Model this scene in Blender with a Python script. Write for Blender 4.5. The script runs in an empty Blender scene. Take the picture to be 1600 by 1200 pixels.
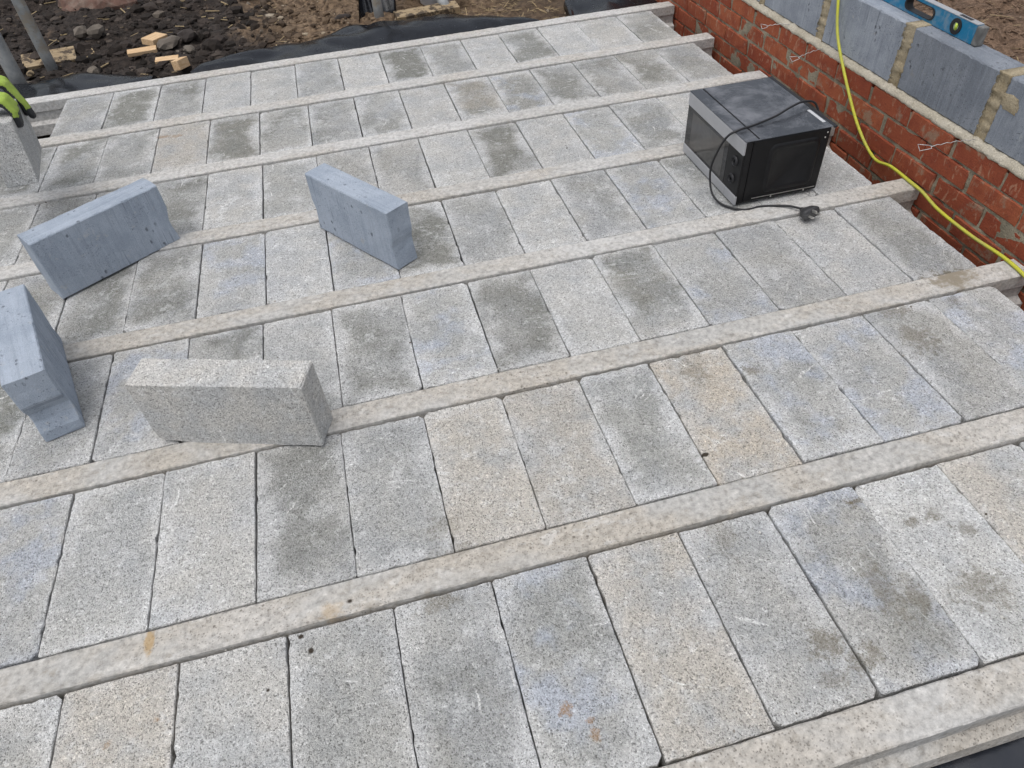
import bpy, bmesh, math, random
from mathutils import Vector, Matrix, noise
R = math.radians
random.seed(7)
S = bpy.context.scene
C = S.collection

# ------------------------------------------------------------------ camera, sky, sun, exposure
cam = bpy.data.cameras.new('camera'); camo = bpy.data.objects.new('camera', cam); C.objects.link(camo)
cam.sensor_width = 36.0; cam.lens = 1105.79 / 1600 * 36.0
cam.clip_start = 0.02; cam.clip_end = 400
camo.matrix_world = (Matrix.Translation((1.0, -0.3415, 1.3726)) @ Matrix.Rotation(R(-11.3277), 4, 'Z')
                     @ Matrix.Rotation(R(44.8204), 4, 'X') @ Matrix.Rotation(R(-4.562), 4, 'Z'))
S.camera = camo

SUN_EL, SUN_AZ = 74.0, 235.0          # azimuth the light comes from, clockwise from +Y
w = bpy.data.worlds.new('World'); S.world = w; w.use_nodes = True
wn = w.node_tree; wn.nodes.clear()
sky = wn.nodes.new('ShaderNodeTexSky'); sky.sky_type = 'NISHITA'; sky.sun_disc = False
sky.sun_elevation = R(SUN_EL); sky.sun_rotation = R(SUN_AZ); sky.dust_density = 4.0; sky.air_density = 1.0
hs = wn.nodes.new('ShaderNodeHueSaturation'); hs.inputs['Saturation'].default_value = 0.36
bg = wn.nodes.new('ShaderNodeBackground'); bg.inputs['Strength'].default_value = 0.15
wo = wn.nodes.new('ShaderNodeOutputWorld')
wn.links.new(sky.outputs[0], hs.inputs['Color']); wn.links.new(hs.outputs[0], bg.inputs['Color']); wn.links.new(bg.outputs[0], wo.inputs[0])
sl = bpy.data.lights.new('sun', 'SUN'); sl.energy = 0.9; sl.angle = R(65); sl.color = (1.0, 0.98, 0.95)
so = bpy.data.objects.new('sun', sl); C.objects.link(so)
az = R(SUN_AZ); el = R(SUN_EL)
sd = Vector((math.sin(az) * math.cos(el), math.cos(az) * math.cos(el), math.sin(el)))
so.rotation_euler = sd.to_track_quat('Z', 'Y').to_euler(); so.location = sd * 20
S.view_settings.view_transform = 'Standard'; S.view_settings.look = 'None'
S.view_settings.exposure = 0.07; S.view_settings.gamma = 1.0; S.view_settings.use_curve_mapping = False

# ------------------------------------------------------------------ node helpers
class NT:
    def __init__(s, name):
        s.m = bpy.data.materials.new(name); s.m.use_nodes = True; s.t = s.m.node_tree; s.t.nodes.clear()
    def n(s, typ, outs=0, ins=None, **kw):
        nd = s.t.nodes.new('ShaderNode' + typ)
        for k, v in kw.items(): setattr(nd, k, v)
        for k, v in (ins or {}).items():
            sock = nd.inputs[k]
            if hasattr(v, 'is_output'): s.t.links.new(v, sock)
            else: sock.default_value = v
        return nd.outputs[outs]
    def math(s, op, a, b=0.0, c=None, clamp=False):
        i = {0: a, 1: b}
        if c is not None: i[2] = c
        return s.n('Math', 0, i, operation=op, use_clamp=clamp)
    def vmath(s, op, a, b=None, out=0, scale=None):
        i = {0: a}
        if b is not None: i[1] = b
        if scale is not None: i['Scale'] = scale
        return s.n('VectorMath', out, i, operation=op)
    def mix(s, f, a, b, bt='MIX'):
        nd = s.t.nodes.new('ShaderNodeMix'); nd.data_type = 'RGBA'; nd.blend_type = bt; nd.clamp_factor = True
        for idx, v in ((0, f), (6, a), (7, b)):
            if hasattr(v, 'is_output'): s.t.links.new(v, nd.inputs[idx])
            else: nd.inputs[idx].default_value = (v if idx == 0 else (*v, 1.0)[:4])
        return nd.outputs[2]
    def ss(s, x, lo, hi, a=0.0, b=1.0):
        return s.n('MapRange', 0, {0: x, 1: lo, 2: hi, 3: a, 4: b}, interpolation_type='SMOOTHSTEP')
    def noise(s, v, scale, detail=3.0, rough=0.55, out=0, dist=0.0):
        return s.n('TexNoise', out, {'Vector': v, 'Scale': scale, 'Detail': detail, 'Roughness': rough, 'Distortion': dist})
    def voro(s, v, scale, out=0, feature='F1', rnd=1.0):
        return s.n('TexVoronoi', out, {'Vector': v, 'Scale': scale, 'Randomness': rnd}, feature=feature)
    def ramp(s, f, stops):
        nd = s.t.nodes.new('ShaderNodeValToRGB'); s.t.links.new(f, nd.inputs[0])
        e = nd.color_ramp.elements
        while len(e) < len(stops): e.new(0.5)
        for k, (p, c) in enumerate(stops):
            e[k].position = p; e[k].color = (*c, 1) if hasattr(c, '__len__') else (c, c, c, 1)
        return nd.outputs[0]
    def bump(s, h, strength=0.5, dist=0.002, normal=None):
        i = {'Height': h, 'Strength': strength, 'Distance': dist}
        if normal is not None: i['Normal'] = normal
        return s.n('Bump', 0, i)
    def done(s, col, rough=0.85, bump=None, metal=0.0, spec=0.35, **extra):
        i = {'Base Color': col if hasattr(col, 'is_output') else (*col, 1), 'Roughness': rough, 'Metallic': metal, 'Specular IOR Level': spec}
        if bump is not None: i['Normal'] = bump
        i.update(extra)
        b = s.n('BsdfPrincipled', 0, i); s.n('OutputMaterial', 0, {0: b}) if False else None
        o = s.t.nodes.new('ShaderNodeOutputMaterial'); s.t.links.new(b, o.inputs[0])
        return s.m

def objvec(N):
    """object coordinates shifted by the object's own random number"""
    o = N.n('TexCoord', 3); r = N.n('ObjectInfo', 5)
    off = N.n('CombineXYZ', 0, {0: N.math('MULTIPLY', r, 37.0), 1: N.math('MULTIPLY', r, 91.0), 2: N.math('MULTIPLY', r, 53.0)})
    return N.vmath('ADD', o, off)

# stains on the deck: x, y, rx, ry, strength
MUD = [(1.678, .118, .045, .035, 1.0), (1.735, .072, .045, .03, .9), (1.919, .396, .022, .012, 1.3), (2.008, .316, .022, .016, 1.0),
       (2.067, .316, .02, .02, .9), (2.105, .264, .03, .02, .8), (1.852, .185, .035, .07, .75), (1.905, .15, .025, .05, .8),
       (2.04, .135, .06, .05, .8), (1.647, .052, .035, .02, .6), (.955, .42, .045, .03, .8), (1.904, .849, .03, .022, 1.0),
       (1.764, .889, .04, .05, .7), (2.401, .825, .05, .07, .75), (2.411, .946, .05, .03, .8), (2.591, .932, .025, .035, .8),
       (2.02, .61, .03, .03, .3), (1.60, .40, .03, .05, .5), (1.01, .53, .05, .02, .6), (2.65, 1.02, .075, .05, 1.3), (1.0, .6, .05, .03, .5)]
RUST = [(1.150, .137, .014, .016, 1.2), (1.188, .082, .010, .016, .9), (1.186, .106, .007, .007, 1.0), (.231, 2.957, .03, .02, .7),
        (.175, 2.972, .03, .016, .9), (.389, .333, .007, .007, 1.0), (.364, .494, .012, .03, .9), (.30, .31, .008, .008, .8), (.738, .46, .03, .02, .5)]
SPOT = [(.687, .388, .007, .008, 1.6), (.668, .425, .006, .006, 1.6), (.775, .47, .008, .007, 1.5), (1.66, .62, .012, .006, 1.6), (.60, .33, .004, .004, 1.4)]
def stain(N, P, lst, nz):
    acc = None
    for x, y, rx, ry, s in lst:
        d = N.vmath('MULTIPLY', N.vmath('SUBTRACT', P, (x, y, 0)), (1 / rx, 1 / ry, 0))
        l = N.vmath('LENGTH', d, out=1)
        m = N.math('MULTIPLY', N.ss(N.math('ADD', l, nz), 1.25, 0.35), s * 0.75)
        acc = m if acc is None else N.math('MAXIMUM', acc, m)
    return acc

_bm = {}
def mat_block(mud=(), rust=(), spot=(), loose=False):
    key = (tuple(mud), tuple(rust), tuple(spot), loose)
    if key in _bm: return _bm[key]
    N = NT('aggregate_concrete'); v = objvec(N)
    tc = N.n('TexCoord', 0); oi = N.t.nodes.new('ShaderNodeObjectInfo')
    cr = N.n('SeparateColor', 0, {0: oi.outputs['Color']}); sep = cr.node
    dk, bg_, bl, lt = sep.outputs[0], sep.outputs[1], sep.outputs[2], oi.outputs['Alpha']
    g = N.n('SeparateXYZ', 0, {0: tc}).node
    def edge(a, size): return N.math('MULTIPLY', N.math('MINIMUM', a, N.math('SUBTRACT', 1.0, a)), size)
    d = N.math('MINIMUM', edge(g.outputs[0], .215), edge(g.outputs[1], .44))
    nn = N.t.nodes.new('ShaderNodeTexNoise'); N.t.links.new(v, nn.inputs['Vector'])
    nn.inputs['Scale'].default_value = 6.5; nn.inputs['Detail'].default_value = 3.5; nn.inputs['Roughness'].default_value = .62
    ns = N.n('SeparateColor', 0, {0: nn.outputs[1]}).node
    n1, n3, nb = ns.outputs[0], ns.outputs[1], ns.outputs[2]
    n2 = N.noise(v, 3.4, 2.5, .55, dist=.4); n4 = N.noise(N.vmath('ADD', v, (1, 9, 4)), 26.0, 3.5, .68)
    de = N.math('ADD', d, N.math('ADD', N.math('MULTIPLY', N.math('SUBTRACT', n1, .5), .20), N.math('MULTIPLY', N.math('SUBTRACT', n4, .5), .05)))
    centre = N.ss(de, .002, .056)
    vc = N.voro(v, 400, 1); vn = vc.node
    c3 = N.n('SeparateColor', 0, {0: vc}).node
    big = N.n('SeparateColor', 0, {0: N.voro(v, 200, 1)})
    grain = N.ramp(c3.outputs[0], [(0.0, .58), (.16, .86), (.5, 1.0), (.84, 1.07), (1.0, 1.30)])
    grain2 = N.ramp(big, [(0.0, .68), (.10, .94), (.88, 1.03), (1.0, 1.24)])
    base = N.mix(N.ss(n3, .36, .64), (.450, .456, .455), (.530, .526, .508))
    patch = N.ss(n2, .38, .58)
    dm = N.math('MULTIPLY', N.math('MULTIPLY', centre, dk), N.math('ADD', .42, N.math('MULTIPLY', patch, .68)), clamp=True)
    dm = N.math('MULTIPLY', dm, N.ss(n4, .25, .60, .70, 1.0))
    col = N.mix(dm, base, (.245, .248, .225))
    col = N.mix(N.math('MULTIPLY', bg_, N.ss(n3, .30, .60)), col, (.510, .458, .385))
    bm = N.math('MULTIPLY', bl, N.ss(nb, .46, .62))
    col = N.mix(N.math('MULTIPLY', bm, .72), col, (.445, .490, .580))
    bloom = N.math('MULTIPLY', N.ss(de, .030, -.020), N.math('ADD', .10 if loose else .34, N.math('MULTIPLY', dk, .0 if loose else .40)))
    bloom = N.math('MAXIMUM', bloom, N.math('MULTIPLY', N.ss(n4, .55, .70), .48))
    dusty = N.noise(N.vmath('ADD', v, (6, 2, 9)), 10.0, 5, .72)
    bloom = N.math('MAXIMUM', bloom, N.math('MULTIPLY', N.ss(dusty, .54, .68), .50))
    col = N.mix(bloom, col, (.68, .685, .68))
    rr = N.n('ObjectInfo', 5)
    vr = N.n('VectorRotate', 0, {'Vector': N.vmath('ADD', v, N.vmath('SCALE', nn.outputs[1], scale=.05)), 'Angle': N.math('MULTIPLY', rr, 40.0)}, rotation_type='Z_AXIS')
    scr = N.ss(N.noise(N.vmath('MULTIPLY', vr, (95, 6, 6)), 1.0, 2, .5), .665, .72)
    scr = N.math('MULTIPLY', N.math('MULTIPLY', scr, N.ss(n2, .44, .58)), N.ss(n4, .36, .56))
    col = N.mix(N.math('MULTIPLY', scr, .70), col, (.78, .78, .76))
    col = N.mix(1.0, col, grain, 'MULTIPLY'); col = N.mix(1.0, col, grain2, 'MULTIPLY')
    pit = N.ss(c3.outputs[1], .935, .945)
    col = N.mix(N.math('MULTIPLY', pit, .62), col, (.10, .10, .09))
    lv = N.math('ADD', .72, N.math('MULTIPLY', lt, .5))
    col = N.mix(1.0, col, N.n('CombineColor', 0, {0: lv, 1: lv, 2: lv}), 'MULTIPLY')
    if mud or rust or spot:
        P = N.n('NewGeometry', 0)
        nz = N.math('MULTIPLY', N.math('SUBTRACT', N.noise(P, 42, 5, .75), .5), 4.2)
        if mud: col = N.mix(N.math('MULTIPLY', stain(N, P, mud, nz), N.ss(c3.outputs[2], .0, .9, 1.0, .62)), col, (.160, .138, .092))
        if rust: col = N.mix(N.math('MULTIPLY', stain(N, P, rust, nz), N.ss(c3.outputs[2], .0, .9, 1.0, .5)), col, (.33, .19, .08))
        if spot: col = N.mix(stain(N, P, spot, N.math('MULTIPLY', nz, .4)), col, (.055, .045, .035))
    h = N.math('MULTIPLY', vn.outputs[0], -1.0)
    h = N.math('SUBTRACT', h, N.math('MULTIPLY', pit, .8))
    h = N.math('ADD', h, N.math('MULTIPLY', n4, 1.2))
    _bm[key] = N.done(col, .93, N.bump(h, .8, .0028), spec=.2)
    return _bm[key]
def stained(x0, x1, y0, y1, f):
    def hit(L): return tuple(q for q in L if x0 - q[2] * 2 < q[0] < x1 + q[2] * 2 and y0 - q[3] * 2 < q[1] < y1 + q[3] * 2)
    return f(hit(MUD), hit(RUST), hit(SPOT))

def mat_beam(mud=(), rust=(), spot=()):
    N = NT('precast_concrete'); P = N.n('NewGeometry', 0)
    ps = N.vmath('MULTIPLY', P, (1.0, 1.7, 1.7))
    a = N.noise(ps, 2.6, 4, .62, dist=.5); b = N.noise(N.vmath('ADD', ps, (4, 1, 7)), 16.0, 5, .74, dist=.3); c = N.noise(P, 75, 3, .65)
    col = N.mix(N.ss(a, .38, .60), (.430, .422, .402), (.455, .420, .368))
    col = N.mix(N.math('MULTIPLY', N.ss(b, .53, .64), .7), col, (.55, .535, .505))
    col = N.mix(N.math('MULTIPLY', N.ss(b, .46, .34), .6), col, (.335, .315, .280))
    wear = N.ss(N.noise(N.vmath('ADD', ps, (9, 3, 2)), 1.3, 3, .6), .42, .62)
    wh = N.n('SeparateColor', 0, {0: N.n('ObjectInfo', 1)})
    col = N.mix(N.math('ADD', N.math('MULTIPLY', wear, .45), wh, clamp=True), col, (.565, .560, .548))
    col = N.mix(.8, col, N.ramp(c, [(.2, .45), (.5, 1.0), (.8, 1.4)]), 'MULTIPLY')
    col = N.mix(.3, col, N.ramp(N.n('SeparateColor', 0, {0: N.voro(P, 420, 1)}), [(0, .6), (.2, .92), (.85, 1.05), (1, 1.3)]), 'MULTIPLY')
    col = N.mix(N.math('MULTIPLY', N.ss(N.noise(N.vmath('ADD', P, (0, 6, 1)), 24, 5, .75), .57, .66), .45), col, (.31, .28, .235))
    crk = N.math('MULTIPLY', N.ss(N.voro(N.vmath('ADD', P, N.vmath('SCALE', N.noise(P, 12, 3, .6, out=1), scale=.08)), 13, 0, 'DISTANCE_TO_EDGE'), .012, 0), N.ss(a, .50, .60))
    col = N.mix(N.math('MULTIPLY', crk, .4), col, (.22, .19, .15))
    hole = N.math('MULTIPLY', N.ss(N.voro(P, 42), .15, .09), N.ss(a, .50, .60))
    hole2 = N.math('MULTIPLY', N.ss(N.voro(P, 150), .30, .18), N.ss(a, .44, .56))
    hole = N.math('MAXIMUM', hole, N.math('MULTIPLY', hole2, .6))
    col = N.mix(N.math('MULTIPLY', hole, .7), col, (.14, .125, .10))
    if mud or rust or spot:
        nz = N.math('MULTIPLY', N.math('SUBTRACT', N.noise(P, 38, 3, .65), .5), 3.0)
        if mud: col = N.mix(stain(N, P, mud, nz), col, (.27, .235, .18))
        if rust: col = N.mix(stain(N, P, rust, nz), col, (.42, .27, .10))
        if spot: col = N.mix(stain(N, P, spot, N.math('MULTIPLY', nz, .4)), col, (.055, .045, .035))
    h = N.math('SUBTRACT', N.math('ADD', N.math('MULTIPLY', c, .6), N.math('MULTIPLY', b, 1.0)), N.math('MULTIPLY', hole, 1.5))
    return N.done(col, .85, N.bump(h, .6, .003), spec=.25)

def mat_brick():
    N = NT('red_brick'); v = objvec(N); r = N.n('ObjectInfo', 5)
    a = N.noise(v, 14, 4, .6); b = N.noise(v, 55, 4, .7); s = N.noise(N.vmath('MULTIPLY', v, (1, 1, .4)), 40, 4, .6, dist=1.2)
    col = N.mix(r, (.275, .068, .035), (.37, .112, .054))
    col = N.mix(N.math('MULTIPLY', N.ss(a, .40, .68), .7), col, (.23, .055, .032))
    col = N.mix(N.math('MULTIPLY', N.ss(s, .57, .66), .6), col, (.44, .25, .16))
    col = N.mix(N.math('MULTIPLY', N.ss(N.noise(N.vmath('ADD', v, (3, 8, 1)), 10, 5, .7), .57, .66), .6), col, (.30, .25, .18))
    col = N.mix(N.math('MULTIPLY', N.ss(b, .62, .72), .7), col, (.13, .045, .03))
    col = N.mix(.5, col, N.ramp(N.noise(v, 260, 2), [(.25, .6), (.5, 1.0), (.75, 1.3)]), 'MULTIPLY')
    bp = N.bump(N.math('ADD', b, N.math('MULTIPLY', N.noise(v, 220, 3), .5)), .6, .004)
    return N.done(col, .9, bp, spec=.2)

def mat_mortar(name, c1, c2, dark):
    N = NT(name); P = N.n('NewGeometry', 0)
    a = N.noise(P, 9, 4, .6); b = N.noise(P, 70, 4, .7)
    col = N.mix(N.ss(a, .35, .65), c1, c2)
    col = N.mix(N.math('MULTIPLY', N.ss(b, .56, .72), .7), col, dark)
    col = N.mix(.6, col, N.ramp(N.noise(P, 420, 2), [(.25, .6), (.5, 1.0), (.75, 1.35)]), 'MULTIPLY')
    sp = N.n('SeparateColor', 0, {0: N.voro(P, 210, 1)})
    col = N.mix(N.math('MULTIPLY', N.ss(sp, .90, .94), .4), col, dark)
    col = N.mix(N.math('MULTIPLY', N.ss(sp, .12, .08), .25), col, tuple(min(1, k * 1.5) for k in c2))
    bp = N.bump(N.math('ADD', b, N.math('MULTIPLY', N.voro(P, 210), -.35)), .7, .005)
    return N.done(col, .95, bp, spec=.15)

def mat_blue(name, c1, c2):
    N = NT(name); v = objvec(N)
    nz_ = N.n('SeparateXYZ', 0, {0: N.n('NewGeometry', 1)}).node.outputs[2]
    top = N.ss(nz_, .5, .8)
    side_v = N.vmath('MULTIPLY', v, (38, 4, 2.0)); top_v = N.vmath('MULTIPLY', v, (2.0, 38, 4))
    mv = N.t.nodes.new('ShaderNodeMix'); mv.data_type = 'VECTOR'
    N.t.links.new(top, mv.inputs[0]); N.t.links.new(side_v, mv.inputs[4]); N.t.links.new(top_v, mv.inputs[5])
    st = N.noise(mv.outputs[1], 2.2, 4, .65); a = N.noise(v, 9, 5, .68)
    ln = N.math('ABSOLUTE', N.math('SUBTRACT', N.noise(N.vmath('MULTIPLY', v, (1, .015, .02)), 34, 1, .5), .5))
    lm = N.ss(N.noise(N.vmath('MULTIPLY', v, (1, .3, .3)), 14, 2), .46, .54)
    col = N.mix(N.ss(a, .36, .64), c1, c2)
    col = N.mix(N.math('MULTIPLY', N.ss(st, .52, .68), .28), col, tuple(min(1, k * 1.30) for k in c2))
    col = N.mix(N.math('MULTIPLY', N.ss(st, .46, .34), .30), col, tuple(k * .72 for k in c1))
    col = N.mix(N.math('MULTIPLY', N.math('MULTIPLY', N.math('MULTIPLY', N.ss(ln, .012, .004), lm), N.math('SUBTRACT', 1.0, top)), .55), col, tuple(k * .55 for k in c1))
    pit = N.math('MULTIPLY', N.ss(N.math('ADD', N.voro(N.vmath('MULTIPLY', v, (1, 1, .6)), 40), N.math('MULTIPLY', N.math('SUBTRACT', N.noise(v, 75, 3, .7), .5), .75)), .19, .05), N.ss(a, .48, .57))
    pit2 = N.math('MULTIPLY', N.ss(N.voro(v, 120), .24, .12), N.ss(N.noise(N.vmath('ADD', v, (4, 0, 0)), 8, 3), .44, .60))
    pit = N.math('MAXIMUM', pit, N.math('MULTIPLY', pit2, .7))
    col = N.mix(N.math('MULTIPLY', pit, .62), col, tuple(k * .30 for k in c1))
    col = N.mix(.6, col, N.ramp(N.noise(v, 420, 2, .7), [(.25, .62), (.5, 1.0), (.75, 1.35)]), 'MULTIPLY')
    col = N.mix(N.math('MULTIPLY', N.ss(N.noise(N.vmath('ADD', v, (1, 5, 2)), 15, 5, .74), .60, .70), .45), col, (.52, .52, .50))
    col = N.mix(N.math('MULTIPLY', N.ss(N.noise(N.vmath('ADD', v, (8, 5, 2)), 11, 5, .74), .63, .72), .35), col, (.42, .37, .28))
    tn = N.n('SeparateColor', 0, {0: N.n('ObjectInfo', 1)})
    col = N.mix(1.0, col, N.n('CombineColor', 0, {0: tn, 1: tn, 2: tn}), 'MULTIPLY')
    h = N.math('SUBTRACT', N.math('ADD', N.math('MULTIPLY', st, .6), N.math('MULTIPLY', N.noise(v, 260, 3, .7), .6)), N.math('MULTIPLY', pit, 1.8))
    return N.done(col, .9, N.bump(h, .75, .003), spec=.2)

def mat_soil():
    N = NT('soil'); P = N.n('NewGeometry', 0)
    x = N.n('SeparateXYZ', 0, {0: P}).node.outputs[0]
    a = N.noise(P, 2.2, 5, .65); b = N.noise(P, 26, 5, .7); c = N.noise(P, 120, 3, .7)
    dark = N.mix(N.ss(b, .35, .66), (.020, .0155, .013), (.062, .048, .040))
    tan = N.mix(N.ss(b, .35, .66), (.085, .055, .034), (.27, .19, .12))
    t1 = N.ss(N.math('ADD', x, N.math('MULTIPLY', N.math('SUBTRACT', a, .5), 1.6)), .45, .80)
    col = N.mix(t1, dark, tan)
    col = N.mix(N.math('MULTIPLY', N.ss(N.math('ADD', x, N.math('MULTIPLY', N.math('SUBTRACT', a, .5), .6)), 1.95, 2.2), .55), col, (.05, .036, .026))
    col = N.mix(N.ss(x, 3.0, 3.2), col, N.mix(N.ss(b, .35, .66), (.10, .062, .040), (.25, .165, .11)))
    col = N.mix(N.math('MULTIPLY', N.ss(N.noise(N.vmath('ADD', P, (3, 3, 3)), 7, 4, .7), .58, .72), .5), col, (.17, .12, .08))
    col = N.mix(N.math('MULTIPLY', N.ss(c, .64, .72), .5), col, (.30, .25, .20))
    bp = N.bump(N.math('ADD', b, N.math('MULTIPLY', c, .5)), 1.0, .02)
    return N.done(col, N.math('SUBTRACT', .95, N.math('MULTIPLY', N.ss(a, .4, .6), .2)), bp, spec=.3)

def mat_clod():
    N = NT('soil_crumbs'); P = N.n('NewGeometry', 0)
    x = N.n('SeparateXYZ', 0, {0: P}).node.outputs[0]; r = N.n('NewGeometry', 8)
    b = N.noise(P, 60, 3, .7)
    c1 = N.ramp(r, [(0, (.014, .011, .009)), (.5, (.026, .020, .0165)), (.85, (.050, .039, .033)), (.98, (.085, .068, .056)), (1.0, (.30, .26, .21))])
    c2 = N.ramp(r, [(0, (.05, .033, .021)), (.5, (.12, .082, .052)), (.9, (.22, .16, .105)), (1.0, (.36, .30, .22))])
    col = N.mix(N.ss(x, .45, .85), c1, c2)
    col = N.mix(.6, col, N.ramp(b, [(.25, .5), (.5, 1.0), (.75, 1.4)]), 'MULTIPLY')
    return N.done(col, .9, N.bump(b, .8, .006), spec=.3)

def mat_crumb():
    N = NT('concrete_grit'); r = N.n('NewGeometry', 8)
    col = N.ramp(r, [(0, (.10, .085, .065)), (.3, (.30, .28, .25)), (.7, (.50, .49, .46)), (1, (.70, .68, .64))])
    return N.done(col, .9, None, spec=.2)

def mat_dpm():
    N = NT('black_polythene'); P = N.n('NewGeometry', 0)
    n = N.noise(P, 18, 4, .6)
    dust = N.math('MULTIPLY', N.ss(N.noise(P, 6, 5, .7), .5, .72), .3)
    col = N.mix(dust, (.016, .019, .026), (.10, .098, .10))
    return N.done(col, N.ss(n, .3, .7, .14, .28), N.bump(n, .12, .01), spec=1.0)

def mat_simple(name, col, rough=.5, metal=0.0, var=.15, scale=30, bump=.15, spec=.4, dust=0.0, dustcol=(.45, .44, .42), **ex):
    N = NT(name); v = objvec(N)
    n = N.noise(v, scale, 4, .65)
    c2 = tuple(max(0, k * (1 - var * 2)) for k in col); c1 = tuple(min(1, k * (1 + var)) for k in col)
    cc = N.mix(n, c2, c1)
    if dust:
        dm = N.math('MULTIPLY', N.ss(N.noise(v, scale * .35, 6, .72, dist=.6), .42, .72), dust)
        cc = N.mix(dm, cc, dustcol)
    return N.done(cc, rough, N.bump(N.noise(v, scale * 6, 3), bump, .002), metal, spec, **ex)

def mat_wood(name, c1, c2, mud=0.0):
    N = NT(name); v = objvec(N)
    g = N.noise(N.vmath('MULTIPLY', v, (3, 30, 30)), 3.0, 4, .6, dist=1.0)
    kn = N.ss(N.voro(v, 14), .16, .05)
    col = N.mix(N.ss(g, .35, .65), c1, c2)
    col = N.mix(N.math('MULTIPLY', kn, .7), col, tuple(k * .35 for k in c1))
    if mud: col = N.mix(N.math('MULTIPLY', N.ss(N.noise(v, 16, 5, .7), .47, .56), mud), col, (.05, .038, .03))
    return N.done(col, .75, N.bump(g, .3, .002), spec=.25)

def mat_tube():
    N = NT('galvanised_tube'); v = objvec(N)
    a = N.noise(v, 9, 5, .7); b = N.noise(v, 60, 3, .7)
    col = N.mix(N.ss(a, .35, .65), (.30, .32, .33), (.46, .47, .46))
    col = N.mix(N.math('MULTIPLY', N.ss(N.noise(N.vmath('ADD', v, (4, 4, 0)), 6, 5, .7), .53, .64), .8), col, (.36, .31, .24))
    col = N.mix(N.math('MULTIPLY', N.ss(b, .6, .7), .5), col, (.16, .15, .13))
    return N.done(col, .5, N.bump(b, .3, .002), metal=.35, spec=.5)

M = dict(block=mat_block(), brick=mat_brick(),
         mortar=mat_mortar('dark_mortar', (.215, .19, .14), (.33, .29, .215), (.09, .078, .058)),
         lip=mat_mortar('sandy_mortar', (.42, .38, .30), (.50, .46, .38), (.27, .24, .18)),
         joint=mat_mortar('ochre_mortar', (.33, .265, .165), (.40, .34, .24), (.22, .18, .11)),
         blue=mat_blue('blue_grey_aircrete', (.305, .352, .418), (.372, .420, .488)),
         bluew=mat_blue('wall_aircrete', (.262, .290, .335), (.345, .375, .422)),
         soil=mat_soil(), dpm=mat_dpm(), tube=mat_tube(),
         wood=mat_wood('fresh_pine', (.60, .40, .22), (.72, .52, .32)), oldwood=mat_wood('muddy_timber', (.30, .22, .13), (.42, .33, .21), mud=.9),
         stone=mat_simple('dull_stone', (.17, .145, .12), .9, 0, .3, 25, .5), darkstone=mat_simple('dark_stone', (.05, .04, .036), .8, 0, .3, 25, .5),
         rubble=mat_simple('red_rubble', (.19, .11, .085), .95, 0, .45, 35, .7, dust=.6, dustcol=(.26, .22, .18)),
         clod=mat_clod(),
         crumb=mat_crumb(),
         chip=mat_simple('bark_chip', (.20, .13, .085), .9, 0, .3, 40, .4),
         straw=mat_simple('dry_straw', (.42, .32, .18), .85, 0, .2, 40, .2),
         mwblack=mat_simple('black_enamel', (.008, .008, .009), .40, 0, .1, 20, .03, spec=.28, dust=.03, dustcol=(.20, .20, .20)),
         mwtop=mat_simple('dusty_sky_toned_enamel', (.036, .040, .048), .24, 0, .1, 11, .03, spec=.7, dust=.75, dustcol=(.24, .245, .265)),  # real dust, plus the sky's reflection painted in as a paler bluish grey
         silver=mat_simple('silver_plastic', (.44, .445, .46), .42, .25, .06, 20, .02, dust=.2, dustcol=(.33, .33, .33)),
         glass=mat_simple('dark_door_glass', (.018, .018, .02), .08, 0, .05, 20, 0, spec=.6),
         mesh=mat_simple('window_mesh', (.060, .058, .056), .10, 0, .1, 14, 0, spec=.6, dust=.25, dustcol=(.16, .155, .15)),
         rubber=mat_simple('black_rubber', (.022, .022, .024), .5, 0, .1, 30, .05),
         plug=mat_simple('grey_black_plastic', (.045, .045, .048), .5, 0, .1, 30, .05, dust=.3),
         label=mat_simple('white_label', (.55, .56, .58), .5, 0, .1, 60, 0), steel=mat_simple('bright_steel', (.62, .61, .58), .35, .8, .05, 40, .02),
         wire=mat_simple('galvanised_wire', (.62, .61, .60), .45, .5, .1, 50, .02),
         yellow=mat_simple('yellow_cable', (.56, .56, .05), .5, 0, .10, 25, .06, dust=.55, dustcol=(.36, .35, .16)),
         lblue=mat_simple('blue_paint', (.012, .20, .38), .42, .1, .1, 60, .03, dust=.55, dustcol=(.32, .36, .38)),
         lgrey=mat_simple('grey_end_cap', (.13, .13, .125), .6, 0, .2, 40, .1, dust=.5),
         vial=mat_simple('yellow_vial', (.55, .72, .08), .12, 0, .05, 30, 0, spec=.6), vialw=mat_simple('vial_face', (.55, .62, .50), .15, 0, .05, 30, 0),
         lime=mat_simple('lime_knit', (.38, .52, .09), .9, 0, .2, 60, .8, dust=.35, dustcol=(.26, .29, .14)), latex=mat_simple('black_latex', (.022, .024, .028), .55, 0, .1, 60, .5, dust=.3, dustcol=(.12, .12, .12)),
         sleeve=mat_simple('dark_sleeve', (.035, .03, .04), .9, 0, .2, 30, .4), cuff=mat_simple('orange_cuff', (.50, .22, .09), .8, 0, .15, 30, .3),
         bucket=mat_simple('white_plastic', (.62, .62, .64), .5, 0, .08, 20, .05, dust=.3), bluep=mat_simple('blue_plastic', (.02, .16, .28), .5, 0, .1, 20, .05))

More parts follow.
